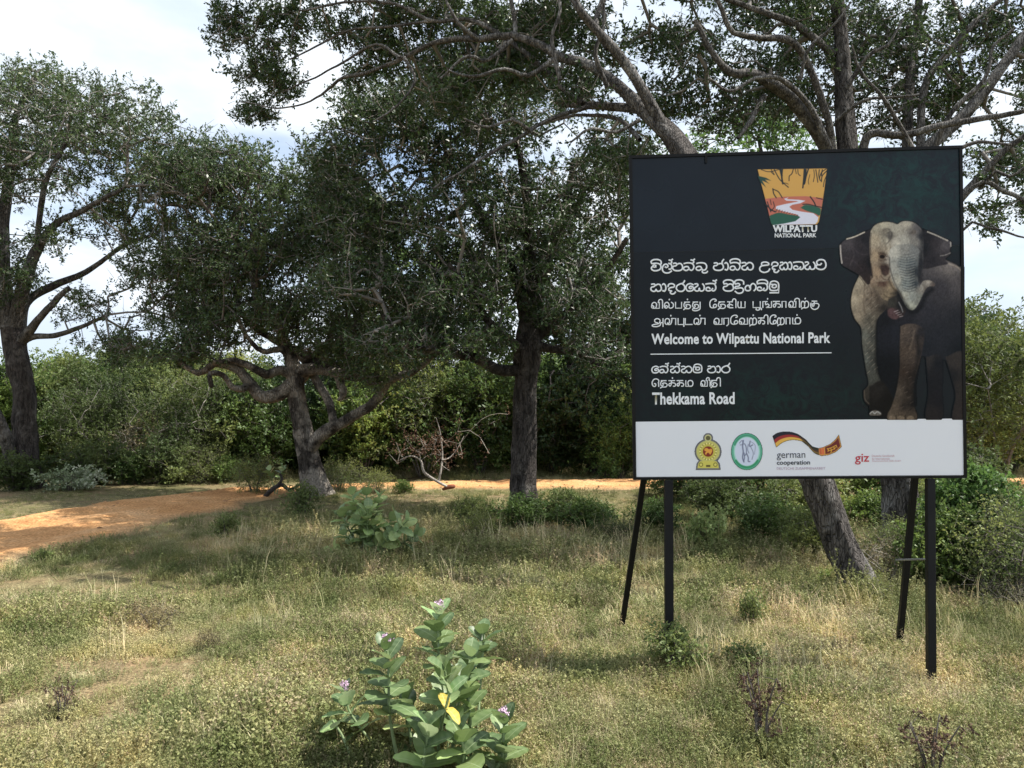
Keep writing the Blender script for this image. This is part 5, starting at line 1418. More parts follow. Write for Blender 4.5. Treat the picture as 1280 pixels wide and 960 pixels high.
# ears
e_.shade([(1090, 286), (1081, 290), (1070, 296), (1057.5, 299.5), (1050, 306), (1049.5, 315), (1051.7, 330), (1062, 337), (1073.5, 344), (1080, 352), (1085, 356), (1090, 348), (1092, 320)],
         [(1060, 305, 84, 80, 86), (1068, 315, 62, 58, 66), (1080, 300, 42, 42, 50), (1060, 325, 66, 60, 66), (1078, 335, 54, 46, 50), (1087, 330, 32, 32, 38), (1085, 350, 62, 52, 52), (1074, 305, 60, 56, 62)], 1.0)
e_.line([(1058, 299), (1068, 296), (1080, 290.5)], 1.5, (190, 182, 172), 0.9)
e_.line([(1050, 307), (1050.6, 318), (1052, 329)], 1.5, (176, 170, 168), 0.9)
e_.line([(1062, 305), (1067, 318), (1062, 332)], 1.2, (96, 88, 92), 0.5, 2)
e_.shade([(1150, 287), (1159.6, 289), (1172, 295), (1184, 300), (1189, 304), (1187, 312), (1187, 318), (1181, 324), (1184, 330), (1171, 333), (1157, 336), (1150, 330)],
         [(1160, 295, 42, 42, 50), (1170, 305, 60, 56, 62), (1180, 308, 90, 86, 92), (1165, 325, 50, 48, 56), (1180, 320, 66, 62, 68), (1154, 310, 30, 34, 42)], 1.2)
e_.line([(1159, 290), (1170, 294.5), (1184, 301)], 1.5, (176, 170, 164), 0.85)
e_.line([(1187.5, 303), (1188, 308)], 1.3, (170, 166, 164), 0.8)
e_.line([(1175, 320), (1181, 319), (1187, 316.5)], 1.2, (140, 136, 136), 0.7)
# lower jaw, mouth
e_.shade([(1088, 345), (1094, 350), (1103, 352), (1112, 348), (1118, 354), (1122, 366), (1114, 375), (1103, 374), (1097, 364), (1088, 358)],
         [(1092, 350, 140, 122, 106), (1104, 355, 90, 66, 60), (1112, 360, 150, 134, 112), (1108, 370, 132, 118, 98), (1118, 368, 84, 76, 66), (1098, 362, 120, 108, 94)], 1.2)
e_.shade([(1110, 374), (1122, 370), (1132, 385), (1128, 395), (1118, 398), (1109, 390)], [(1115, 380, 66, 66, 62), (1124, 382, 30, 34, 40), (1116, 392, 84, 62, 64)], 1.5)
e_.poly([(1109, 388), (1114, 385), (1120, 389), (1122, 398), (1116, 399), (1110, 395)], (92, 70, 74), 1.5)
for k in range(4):
    e_.line([(1117 + k * 2.4, 390 + k * 2), (1122 + k * 2.0, 388 + k * 2.4)], 0.9, (170, 160, 165), 0.6)
e_.line([(1123, 378), (1126, 384), (1128, 390)], 1.2, (150, 150, 155), 0.6)
# head
e_.shade([(1088, 289), (1091, 284), (1096, 280), (1105.6, 277.6), (1115, 278.6), (1121, 280.6), (1126, 277.6), (1132, 276.6), (1139, 277.6), (1145, 280.4), (1152, 288), (1154, 302), (1153.5, 316), (1153.7, 332), (1149, 348), (1147, 360), (1122, 362), (1113, 352), (1104, 352), (1094, 352), (1090, 344), (1087.5, 325), (1086.5, 305)],
         [(1095, 284, 150, 144, 130), (1105, 282, 166, 160, 146), (1118, 286, 158, 154, 144), (1132, 280, 166, 160, 150), (1146, 286, 96, 94, 98), (1151, 296, 66, 68, 76), (1094, 300, 166, 154, 136), (1104, 290, 126, 120, 110), (1111, 296, 98, 94, 92), (1107, 300, 150, 144, 132),
          (1120, 304, 176, 172, 164), (1130, 300, 160, 158, 152), (1140, 290, 116, 112, 110), (1144, 302, 124, 122, 120), (1135, 312, 138, 138, 136), (1149, 312, 92, 92, 96), (1094, 320, 162, 144, 122), (1102, 320, 96, 78, 66), (1108, 312, 150, 140, 126), (1112, 324, 170, 164, 156),
          (1105, 335, 62, 46, 44), (1096, 340, 150, 130, 110), (1112, 345, 142, 130, 116), (1122, 330, 146, 146, 142), (1138, 330, 104, 108, 110), (1149, 330, 56, 58, 66), (1146, 345, 60, 62, 70), (1130, 345, 120, 124, 124)], 1.0, 3.0)
e_.line([(1111.5, 288), (1114, 293), (1112, 299)], 2.2, (88, 84, 82), 0.55, 2.5)
e_.line([(1104, 288), (1110, 286)], 2.0, (100, 94, 88), 0.4, 2.5)
e_.poly([(1138, 290), (1141, 287.5), (1145, 289), (1143, 292.5), (1139, 293)], (96, 88, 84), 2.0, 0.7)
e_.poly([(1099, 320), (1102, 318.6), (1105.5, 320), (1104.5, 323), (1100, 323)], (40, 30, 28), 1.2)
e_.line([(1097, 317), (1102, 315.5), (1107, 318.5)], 1.1, (86, 74, 66), 0.7)
e_.line([(1098, 326), (1103, 327), (1107, 325)], 1.0, (96, 82, 72), 0.7)
e_.shade([(1100, 333), (1106, 332), (1111, 335), (1110, 343), (1105, 345), (1101, 340)], [(1105, 337, 70, 54, 52), (1108, 342, 84, 66, 62)], 2.0)
e_.poly([(1096, 353), (1101, 351.5), (1105, 354), (1101, 358), (1097, 357)], (104, 80, 70), 2.0, 0.6)
# trunk
e_.shade([(1110, 316), (1114, 310), (1124, 306), (1140, 306), (1149, 314), (1148, 330), (1147, 347), (1148, 360), (1149.5, 357), (1153, 352), (1158, 350.4), (1164, 351.5), (1168.4, 355), (1167, 358), (1160, 358.5), (1156, 362.5), (1152.5, 370), (1148.5, 378), (1144, 385), (1139, 388), (1133, 384.5), (1126, 372), (1119.5, 359), (1113, 345)],
         [(1118, 315, 172, 170, 164), (1130, 312, 134, 134, 132), (1142, 315, 118, 120, 122), (1116, 335, 152, 152, 148), (1128, 330, 118, 124, 126), (1138, 330, 96, 104, 110), (1145, 340, 58, 64, 72), (1120, 352, 156, 154, 146), (1132, 355, 120, 128, 130), (1144, 355, 66, 74, 82),
          (1130, 370, 156, 156, 148), (1140, 372, 140, 144, 142), (1137, 383, 158, 160, 150), (1147, 374, 122, 124, 120), (1152, 360, 140, 136, 130), (1160, 353, 150, 144, 138), (1166, 356, 96, 86, 84), (1156, 360, 110, 104, 100)], 1.0, 3.0)
for k in range(15):   # trunk rings
    y = 318 + k * 3.3
    xl = 1121 + k * 0.55; xr = 1143 - k * 0.05 + (k > 9) * (k - 9) * 0.3
    e_.line([(xl, y - 1.2), ((xl + xr) / 2, y + 0.8), (xr, y - 1.5)], 0.9, (66, 74, 82), 0.55 if k > 3 else 0.3, 1.0)
    e_.line([(xl, y + 0.4), ((xl + xr) / 2, y + 2.4), (xr, y + 0.1)], 0.8, (168, 170, 164), 0.28, 1.0)
# folds, cheek and shade between head, trunk and shoulder
e_.line([(1152, 290), (1153, 305), (1151.5, 320), (1150, 338), (1150, 350)], 5.0, (34, 36, 44), 0.6, 4.0)
e_.line([(1149.5, 318), (1148.8, 332), (1147.5, 345)], 2.6, (52, 54, 62), 0.7, 2.4)
e_.line([(1122, 366), (1130, 380), (1140, 390), (1150, 384), (1156, 370), (1164, 362)], 6.0, (22, 26, 34), 0.75, 4.0)
e_.line([(1111, 322), (1112, 334), (1115, 346), (1121, 360), (1128, 373)], 1.6, (70, 62, 58), 0.75, 1.6)
e_.line([(1108, 300), (1110, 309), (1110.5, 318)], 1.8, (186, 180, 168), 0.6, 2.2)
e_.line([(1102, 297), (1106, 306), (1107, 312)], 1.2, (108, 98, 88), 0.5, 1.6)
e_.line([(1096, 298), (1100, 304), (1098, 311)], 1.0, (118, 104, 92), 0.5, 1.4)
e_.line([(1109.5, 291), (1113, 290), (1114.5, 294), (1112, 300), (1108, 305)], 1.5, (84, 80, 78), 0.75, 1.5)
e_.line([(1103, 289), (1107, 286.5), (1112, 287)], 1.2, (102, 96, 90), 0.6, 1.5)
e_.line([(1098, 318.5), (1101, 317), (1105, 318), (1108, 321)], 0.9, (60, 48, 44), 0.85)
e_.line([(1097.5, 324.5), (1102, 325.5), (1107, 324)], 0.9, (74, 60, 54), 0.7)
e_.line([(1108, 318), (1109.5, 322), (1107.5, 326)], 0.9, (84, 72, 66), 0.6)
e_.line([(1099, 330), (1104, 331.5), (1109, 330.5)], 1.0, (110, 92, 80), 0.7)
e_.line([(1101, 345), (1104, 349), (1109, 350), (1112, 346)], 1.4, (84, 62, 58), 0.7, 1.4)
e_.line([(1095, 346), (1099, 352), (1097, 360), (1101, 368)], 1.0, (104, 88, 76), 0.6, 1.4)
e_.line([(1111, 350), (1114, 358), (1119, 364)], 1.6, (70, 60, 54), 0.7, 1.6)
e_.line([(1104, 368), (1110, 372), (1117, 371)], 1.2, (66, 56, 50), 0.7, 1.5)
e_.line([(1081, 352), (1080, 366), (1079, 380), (1081, 392)], 1.6, (106, 92, 80), 0.6, 1.6)
e_.line([(1085, 357), (1089, 366), (1088, 380), (1090, 394)], 1.4, (92, 80, 70), 0.55, 1.6)
e_.line([(1073.5, 346), (1077, 350), (1081, 357)], 1.0, (60, 50, 48), 0.7)
e_.line([(1092, 360), (1097, 372), (1096, 388)], 2.4, (78, 68, 60), 0.55, 2.4)
for k in range(46):     # loose skin on shoulder and forearm
    x_ = 1081 + 15 * ((k * 0.618) % 1); y_ = 364 + k * 2.3
    x_ = x_ if y_ < 400 else 1081 + 12 * ((k * 0.618) % 1) + (y_ - 400) * 0.03
    e_.line([(x_ - 1.6, y_ + 1.4), (x_ + 1.8, y_ - 1.6)], 0.8, (58, 54, 50) if k % 2 else (150, 142, 130), 0.5, 0.8)
for k in range(34):     # and on the right foreleg
    x_ = 1126 + 16 * ((k * 0.618 + 0.3) % 1); y_ = 410 + k * 3.1
    e_.line([(x_ - 1.8, y_ + 0.8), (x_ + 1.8, y_ - 1.0)], 0.8, (36, 32, 32) if k % 2 else (116, 102, 92), 0.45, 0.8)
e_.line([(1146, 420), (1147.5, 440), (1144, 462), (1141, 482), (1141.5, 505)], 4.5, (26, 28, 34), 0.55, 4.0)
e_.line([(1124.5, 410), (1123.5, 435), (1123, 460), (1119, 486)], 1.6, (24, 26, 32), 0.5, 2.0)
e_.line([(1095.5, 400), (1094, 430), (1095, 460), (1102, 478)], 2.6, (24, 26, 30), 0.6, 2.6)
e_.line([(1088, 330), (1090, 344), (1086, 352)], 1.6, (44, 36, 38), 0.7, 1.5)
e_.line([(1088.5, 292), (1087.4, 305), (1088, 322)], 1.8, (52, 48, 50), 0.6, 1.6)
e_.line([(1060, 300), (1068, 312), (1076, 318), (1084, 318)], 1.2, (88, 80, 86), 0.45, 1.6)
e_.line([(1056, 322), (1066, 326), (1078, 338)], 1.2, (84, 74, 80), 0.4, 1.6)
# skin texture
wr = (vnoise(e_.X, e_.Y, 0.45, 4) - 0.5) * 0.28 + (vnoise(e_.X * 1.6, e_.Y * 0.7, 0.9, 6) - 0.5) * 0.34 + (vnoise(e_.X, e_.Y, 1.15, 9) - 0.5) * 0.22
e_.rgb *= (1 + wr)[..., None]
ff = 1 - 0.45 * smooth(470, 525, e_.Y) * (e_.Y < 516)
lum_ = e_.rgb.mean(-1, keepdims=True)
e_.rgb = e_.rgb * np.clip((lum_ / 0.22), 0.05, 1.5) ** 0.30 * np.array([1.03, 1.0, 0.97])
fd = (0.35 * smooth(1146, 1160, e_.X) * smooth(350, 430, e_.Y))[..., None]     # the print itself fades the far flank into its dark ground
e_.rgb = e_.rgb * (1 - fd) + np.array([0.006, 0.010, 0.017]) * fd
e_.mesh("elephant_picture", 0.0072, M['print'], p_lo, GAIN)

# park logo, traced at 8 x from its corner
lg = Paint(945, 208, 1036, 283, 0.5)
L8 = lambda pts: [(920 + x / 8, 190 + y / 8) for x, y in pts]
lg.poly(L8([(215, 178), (905, 168), (880, 380), (855, 545), (825, 700), (805, 725), (365, 732), (335, 620), (290, 470), (245, 300)]), (208, 160, 84), 0.6, rnd=False)
lg.poly(L8([(288, 470), (480, 448), (690, 443), (868, 462), (850, 560), (815, 660), (335, 660), (310, 545)]), (190, 108, 90), 0.6, rnd=False)
lg.poly(L8([(330, 640), (420, 610), (520, 625), (640, 650), (590, 700), (470, 722), (365, 732)]), (32, 88, 72), 0.7)
lg.poly(L8([(640, 560), (700, 530), (830, 560), (845, 590), (830, 640), (790, 620), (700, 590)]), (36, 92, 74), 0.7)
lg.poly(L8([(478, 470), (520, 458), (500, 475), (620, 480), (690, 490), (640, 515), (560, 530), (530, 550), (560, 580), (660, 600), (770, 615), (820, 655), (810, 700), (790, 722), (380, 732), (480, 718), (590, 695), (640, 655), (600, 625), (470, 595), (395, 570), (400, 545), (480, 525), (620, 498), (600, 492), (500, 488)]), (218, 218, 236), 0.7, rnd=False)
dk = (24, 34, 38)
for pts, wd in [([(250, 180), (330, 200), (440, 175)], 1.2), ([(350, 180), (380, 230), (350, 205)], 1.2), ([(380, 180), (430, 270), (480, 320), (520, 355)], 1.6), ([(460, 170), (455, 250), (465, 320)], 2.6), ([(440, 180), (455, 240)], 3), ([(465, 310), (500, 315), (520, 325)], 1.0),
                ([(570, 175), (555, 220), (530, 245), (528, 290)], 1.5), ([(590, 175), (600, 220)], 1.2), ([(615, 178), (620, 220), (640, 240)], 1.3), ([(680, 170), (675, 260), (665, 360)], 2.2), ([(695, 180), (690, 260), (680, 320)], 2.8), ([(720, 175), (700, 240), (685, 310)], 2.0), ([(735, 230), (720, 290), (725, 325)], 1.0),
                ([(775, 180), (780, 240), (770, 300)], 1.2), ([(795, 180), (805, 240), (815, 305)], 1.5), ([(830, 180), (825, 240), (840, 290)], 1.5), ([(860, 180), (850, 240)], 1.6), ([(900, 170), (850, 210), (830, 270)], 1.3), ([(905, 190), (860, 240), (850, 300)], 1.6), ([(905, 230), (880, 290), (870, 350)], 1.3),
                ([(365, 370), (375, 420), (400, 460)], 1.8), ([(370, 375), (420, 400), (460, 460)], 1.6), ([(740, 450), (775, 500), (795, 545)], 2.0), ([(665, 525), (720, 525), (800, 545), (850, 555)], 1.6), ([(800, 460), (860, 475)], 1.4),
                ([(310, 500), (330, 560), (345, 600)], 1.6), ([(300, 530), (350, 580), (390, 600)], 2.0), ([(370, 500), (380, 550), (350, 590)], 1.3), ([(340, 480), (350, 530)], 1.2)]:
    lg.line(L8(pts), wd * 0.85, dk, 1.0, 0.5)
for k in range(9):
    x0_ = 400 + k * 26
    lg.line(L8([(x0_, 600 + k * 4), (x0_ + 10, 570 + k * 8), (x0_ - 4, 590 + k * 6)]), 0.8, (46, 60, 50), 0.8)
lg.poly(L8([(215, 240), (300, 260), (350, 290), (290, 280), (330, 320), (260, 290), (300, 360), (245, 310)]), (28, 66, 60), 0.7, rnd=False)
lg.mesh("park_logo", 0.0078, M['print_matt'], p_up, GAIN)

# crests on the white strip
wc = srgb(196, 204, 228)
cr = Paint(866, 540, 956, 590, 0.4)
K1 = lambda pts: [(860 + x / 12.8, 535 + y / 12.8) for x, y in pts]
circ = lambda cx, cy, rx, ry, n=28, a0=0, a1=360: [(cx + rx * math.cos(math.radians(a0 + (a1 - a0) * k / n)), cy + ry * math.sin(math.radians(a0 + (a1 - a0) * k / n))) for k in range(n + (a1 - a0 < 360))]
cr.poly(K1(circ(318, 375, 208, 195)), (112, 112, 120), 0.6, rnd=False)
cr.poly(K1(circ(318, 160, 72, 72)), (112, 112, 120), 0.6, rnd=False)
cr.poly(K1([(180, 520), (460, 520), (500, 570), (512, 664), (130, 664), (142, 570)]), (116, 116, 120), 0.6, rnd=False)
cr.poly(K1(circ(318, 375, 188, 176)), (196, 190, 110), 0.6, rnd=False)
cr.poly(K1(circ(318, 160, 55, 55)), (200, 196, 140), 0.6, rnd=False)
cr.poly(K1(circ(318, 160, 38, 38)), (96, 92, 60), 0.6, rnd=False)
cr.poly(K1([(190, 530), (450, 530), (480, 575), (490, 640), (150, 640), (160, 575)]), (206, 196, 96), 0.6, rnd=False)
cr.poly(K1(circ(318, 375, 140, 140)), (150, 140, 52), 0.6, rnd=False)
cr.poly(K1(circ(318, 375, 118, 118)), (196, 184, 84), 0.6, rnd=False)
for k in range(18):
    a = k * math.pi / 9
    cr.poly(K1(circ(318 + 128 * math.cos(a), 375 + 128 * math.sin(a), 14, 14, 8)), (226, 218, 150), 0.5, rnd=False)
cr.poly(K1(circ(318, 375, 84, 84)), (126, 40, 36), 0.6, rnd=False)
cr.poly(K1([(262, 330), (300, 318), (330, 340), (370, 330), (385, 360), (370, 400), (350, 425), (330, 395), (300, 400), (285, 430), (268, 400), (290, 375), (260, 360)]), (226, 160, 70), 0.6)
cr.poly(K1(circ(205, 585, 34, 34)), (110, 100, 44), 0.5, rnd=False); cr.poly(K1(circ(205, 585, 22, 22)), (216, 206, 110), 0.5, rnd=False)
cr.poly(K1(circ(435, 585, 34, 34)), (110, 100, 44), 0.5, rnd=False); cr.poly(K1(circ(435, 585, 22, 22)), (216, 206, 110), 0.5, rnd=False)
cr.poly(K1([(285, 590), (355, 590), (355, 622), (285, 622)]), (84, 70, 40), 0.5, rnd=False)
cr.poly(K1(circ(937, 375, 246, 290, 40)), (82, 168, 138), 0.6, rnd=False)
cr.poly(K1(circ(937, 375, 228, 270, 40)), (160, 212, 200), 0.6, rnd=False)
cr.line(K1(circ(937, 375, 214, 255, 24, 205, 335)), 2.6, (70, 150, 122), 1.0)
cr.line(K1(circ(937, 375, 212, 252, 24, 35, 145)), 2.8, (52, 146, 104), 1.0)
cr.line(K1(circ(937, 375, 218, 258, 20, 150, 198)), 1.0, (70, 160, 128), 1.0)
cr.line(K1(circ(937, 375, 218, 258, 20, -18, 30)), 1.0, (70, 160, 128), 1.0)
cr.poly(K1(circ(937, 375, 190, 226, 40)), (204, 212, 234), 0.6, rnd=False)
gk = (92, 98, 132)
for pts, wd in [([(820, 240), (860, 200), (880, 260), (830, 270)], 0.9), ([(880, 200), (870, 290), (880, 380), (870, 470), (890, 540)], 1.8), ([(990, 210), (980, 290), (1030, 270)], 1.5), ([(900, 250), (925, 300), (930, 400), (905, 440)], 1.3),
                ([(935, 410), (960, 470), (960, 530), (985, 535)], 1.6), ([(1000, 300), (1040, 400), (1020, 500)], 0.9), ([(1010, 220), (1070, 280), (1060, 420)], 0.6), ([(960, 260), (950, 340), (970, 400)], 0.9), ([(895, 400), (900, 480), (885, 530)], 1.4)]:
    cr.line(K1(pts), wd, gk, 0.85)
cr.mesh("crest_logos", 0.0080, M['print_matt'], p_wh, GAIN)

fl = Paint(964, 537, 1053, 572, 0.4)
K2 = lambda pts: [(955 + x / 6.737, 530 + y / 6.737) for x, y in pts]
top = [(72, 103), (110, 78), (170, 66), (230, 70), (290, 92), (340, 132), (390, 188), (430, 210), (462, 206)]
bot = [(102, 192), (150, 155), (210, 134), (265, 132), (318, 142), (352, 160), (385, 198), (420, 236), (462, 256)]
tp_, bt_ = catmull(np.array(top, float), 6), catmull(np.array(bot, float), 6)
tp_ = resample(tp_, 60); bt_ = resample(bt_, 60)
for f0, f1, c in [(0, 0.36, (26, 28, 44)), (0.34, 0.68, (150, 44, 48)), (0.66, 1.0, (222, 176, 84))]:
    a0_ = tp_ * (1 - f0) + bt_ * f0; a1_ = tp_ * (1 - f1) + bt_ * f1
    fl.poly(K2(list(a0_) + list(a1_[::-1])), c, 0.5, rnd=False)
fl.poly(K2([(280, 96), (340, 130), (400, 190), (460, 212), (462, 254), (420, 236), (375, 186), (320, 140)]), (52, 54, 44), 1.2, 0.8)
fl.poly(K2([(458, 206), (500, 196), (560, 168), (602, 130), (626, 94), (648, 190), (600, 232), (540, 258), (480, 266), (462, 256)]), (206, 150, 78), 0.5, rnd=False)
fl.poly(K2([(462, 208), (480, 204), (484, 256), (466, 252)]), (196, 92, 66), 0.4, rnd=False)
fl.poly(K2([(484, 203), (502, 198), (506, 254), (486, 257)]), (214, 110, 70), 0.4, rnd=False)
fl.poly(K2([(510, 196), (560, 174), (600, 142), (622, 112), (640, 186), (600, 224), (548, 248), (514, 252)]), (104, 34, 38), 0.5, rnd=False)
for pts in [[(532, 208), (560, 200), (590, 186), (606, 178)], [(540, 215), (536, 232)], [(560, 205), (566, 228), (558, 238)], [(585, 195), (592, 212)], [(530, 205), (545, 222), (575, 215), (600, 198)], [(604, 180), (612, 196)]]:
    fl.line(K2(pts), 0.9, (224, 170, 70), 0.95, 0.5)
fl.mesh("flag_ribbon", 0.0080, M['print_matt'], p_wh, GAIN)

# --- lettering
M['ink_white'] = plain_mat("white_lettering", (0.84, 0.87, 0.93), 0.35, 0.4)
M['ink_dark'] = plain_mat("dark_grey_lettering", (0.05, 0.06, 0.09), 0.4, 0.4)
M['ink_red'] = plain_mat("red_lettering", (0.55, 0.05, 0.08), 0.4, 0.4)
M['ink_pink'] = plain_mat("thin_mauve_lettering", (0.50, 0.36, 0.48), 0.4, 0.4)
M['ink_rose'] = plain_mat("thin_rose_lettering", (0.62, 0.36, 0.42), 0.4, 0.4)
_font = bpy.data.fonts.load if False else None


def text_line(name, s, x0, x1, ytl, ybl, ytr, ybr, mat, parent, n_=0.0085, bold=0.0, spacing=1.0, shear=0.0, cap_only=None):
    """one printed line; its outline box is fitted to the four given rows (left top/base, right top/base)"""
    cu = bpy.data.curves.new(name, 'FONT')
    cu.body = s; cu.size = 1.0; cu.offset = bold; cu.space_character = spacing; cu.resolution_u = 3; cu.shear = shear
    cu.fill_mode = 'BOTH'
    tmp = bpy.data.objects.new(name, cu)
    COL.objects.link(tmp)
    dg = bpy.context.evaluated_depsgraph_get()
    me = bpy.data.meshes.new_from_object(tmp.evaluated_get(dg))
    bpy.data.objects.remove(tmp); bpy.data.curves.remove(cu)
    n = len(me.vertices)
    co = np.empty(n * 3, np.float32); me.vertices.foreach_get("co", co); co = co.reshape(-1, 3)
    x = (co[:, 0] - co[:, 0].min()) / np.ptp(co[:, 0]); y = (co[:, 1] - co[:, 1].min()) / np.ptp(co[:, 1])
    px = x0 + (x1 - x0) * x
    yt = ytl + (ytr - ytl) * x; yb = ybl + (ybr - ybl) * x
    py = yb + (yt - yb) * y
    U, Vv = B(px, py)
    me.vertices.foreach_set("co", W3(U, Vv, n_).astype(np.float32).ravel())
    me.materials.clear(); me.materials.append(mat)
    me.update()
    me.name = name
    return obj(name, me, parent)


text_line("lettering", "Welcome to Wilpattu National Park", 814, 1037.5, 417.2, 434.6, 415.2, 433.0, M['ink_white'], p_lo, bold=0.028, spacing=1.04)
text_line("lettering", "Thekkama Road", 815, 918, 490.7, 505.9, 490.1, 505.3, M['ink_white'], p_lo, bold=0.028, spacing=1.04)
text_line("lettering", "WILPATTU", 965.5, 1021, 281.6, 290.8, 281.6, 290.4, M['ink_white'], p_up, bold=0.045)
text_line("lettering", "NATIONAL PARK", 968, 1020, 291.9, 297.2, 291.6, 296.9, M['ink_white'], p_up, bold=0.03)
text_line("lettering", "german", 970.6, 1006.2, 566.6, 575.3, 566.2, 574.9, M['ink_dark'], p_wh, bold=0.0)
text_line("lettering", "cooperation", 970.6, 1012.2, 575.6, 582.6, 575.2, 582.2, M['ink_dark'], p_wh, bold=0.02)
text_line("lettering", "DEUTSCHE ZUSAMMENARBEIT", 970.6, 1031.4, 584.0, 587.0, 583.7, 586.7, M['ink_pink'], p_wh)
text_line("lettering", "giz", 1068.2, 1086, 567.2, 580.6, 567.0, 580.4, M['ink_red'], p_wh, bold=0.01)
text_line("lettering", "Deutsche Gesellschaft", 1089.4, 1117.5, 568.4, 571.0, 568.2, 570.8, M['ink_rose'], p_wh)
text_line("lettering", "für Internationale", 1089.4, 1111.5, 572.0, 574.6, 571.8, 574.4, M['ink_rose'], p_wh)
text_line("lettering", "Zusammenarbeit (GIZ) GmbH", 1089.4, 1125.5, 575.0, 577.6, 574.8, 577.4, M['ink_rose'], p_wh)

# Sinhala and Tamil letters drawn as pen strokes: x 0..1 over the letter's width, y 0 on the base line, 1 at body height
S_, L_ = 's', 'l'
HAL = [(S_, [(.86, .92), (1.0, 1.12), (.92, 1.34), (.72, 1.42)]), (S_, [(.92, 1.34), (1.08, 1.52)])]
IV = [(S_, [(.06, 1.0), (.0, 1.24), (.25, 1.47), (.7, 1.49), (1.0, 1.28), (1.02, .9)])]
UV_ = [(S_, [(.66, .02), (.58, -.18), (.72, -.36), (1.0, -.30), (1.08, -.12)])]
G = {
    'va': [(S_, [(.5, .68), (.32, .78), (.17, .64), (.3, .48), (.5, .52)]), (S_, [(.17, .62), (.03, .34), (.2, .05), (.55, 0), (.9, .18), (1, .55), (.88, .86), (.6, 1.0), (.1, .96)])],
    'la': [(S_, [(.32, .5), (.48, .42), (.62, .6), (.5, .84), (.26, .84), (.06, .5), (.06, 0), (.34, -.3), (.72, -.28), (.98, -.05)]), (S_, [(.68, .98), (.95, .8), (1, .4), (.84, .16), (.7, .24)])],
    'pa': [(S_, [(.05, .95), (.3, 1.0), (.44, .82), (.28, .62), (.05, .58), (0, .25), (.25, 0), (.75, 0), (1, .25), (1, .62), (.86, .9), (.64, .94), (.46, .84)])],
    'ta': [(S_, [(.05, .92), (.35, 1.02), (.8, .95), (1, .6), (.95, .2), (.74, 0), (.54, .2)]), (S_, [(.54, .2), (.32, 0), (.08, .06), (0, .3), (.16, .5), (.44, .5), (.54, .2)])],
    'ja': [(S_, [(.05, .95), (.3, 1.0), (.44, .82), (.28, .62), (.05, .58), (0, .25), (.25, 0), (.75, 0), (1, .25), (1, .62), (.8, .9), (.55, .85)]), (S_, [(.92, .8), (.9, 1.15), (1.06, 1.44)])],
    'aa': [(S_, [(.1, .9), (.45, 1.02), (.88, .75), (.92, .3), (.6, 0), (.15, .1)])],
    'ka': [(S_, [(.0, .95), (.24, 1.0), (.4, .84), (.28, .6), (.06, .5), (0, .2), (.2, 0), (.42, .08), (.5, .4), (.56, .1), (.78, 0), (.98, .2), (1, .65), (.82, .96), (.6, .98), (.42, .8)])],
    'uu': [(S_, [(.2, .72), (.22, .95), (.55, 1.04), (.86, .9), (.86, .66), (.5, .6), (.15, .5), (0, .15), (.12, -.2), (.48, -.36), (.85, -.18), (.98, .12)])],
    'da': [(S_, [(.08, .62), (.2, .95), (.6, 1.02), (.9, .82), (.8, .56), (.45, .5), (.2, .36), (.22, .1), (.55, .04), (.36, -.14), (.5, -.36), (.82, -.34), (1.02, -.1)])],
    'ya': [(S_, [(.02, .96), (.26, 1.0), (.36, .82), (.22, .62), (.03, .46), (0, .2), (.18, 0), (.42, .06), (.5, .42), (.57, .06), (.8, 0), (1, .22), (1, .7), (.84, .99)])],
    'na': [(S_, [(.0, .95), (.35, 1.02), (.82, .98), (1, .6), (.96, .18), (.76, 0), (.58, .14), (.7, .34)]), (S_, [(.58, .14), (.3, 0), (.04, .12), (.06, .42), (.3, .5), (.42, .32)])],
    'tta': [(S_, [(.1, .72), (.06, 1.05), (.36, 1.3), (.8, 1.24), (1, .85), (1, .32), (.72, 0), (.3, 0), (0, .26), (.1, .6), (.42, .6), (.55, .8)])],
    'sa': [(S_, [(.05, .95), (.3, 1.0), (.42, .82), (.25, .62), (.04, .55), (0, .2), (.22, 0), (.42, .04), (.5, .3), (.58, .04), (.78, 0), (1, .2), (1, .62), (.86, .92), (.64, .95), (.48, .82)])],
    'ra': [(S_, [(1.0, 1.44), (.82, 1.1), (.45, .98), (.1, .75), (0, .35), (.3, 0), (.75, 0), (1, .3), (.97, .74), (.72, .98)])],
    'e': [(S_, [(.98, .86), (.6, 1.03), (.15, .85), (0, .45), (.2, .05), (.65, 0), (.98, .22), (.94, .55), (.66, .68), (.42, .52), (.56, .32), (.74, .42)])],
    'lla': [(S_, [(.08, .92), (.4, 1.02), (.6, .84), (.42, .62), (.12, .6), (.04, .34), (.4, .36), (.78, .4), (1, .12), (.82, -.26), (.38, -.34), (.05, -.06)])],
    'ga': [(S_, [(.44, .42), (.4, .68), (.18, .72), (.02, .45), (.06, .1), (.3, 0), (.5, .16), (.52, .7), (.75, 1), (1, .72), (1, .25), (.84, 0)])],
    'ma': [(S_, [(.08, .98), (.0, .5), (.12, .08), (.5, 0), (.9, .1), (1, .55), (.92, 1.1), (.52, 1.32), (.14, 1.18), (.14, .9), (.44, .84)]), (S_, [(.44, .84), (.7, .82), (.74, .52), (.5, .38), (.28, .52), (.36, .74)])],
    'mu': [(L_, [(.05, -.3), (1.0, -.3), (1.0, .3)])],
}
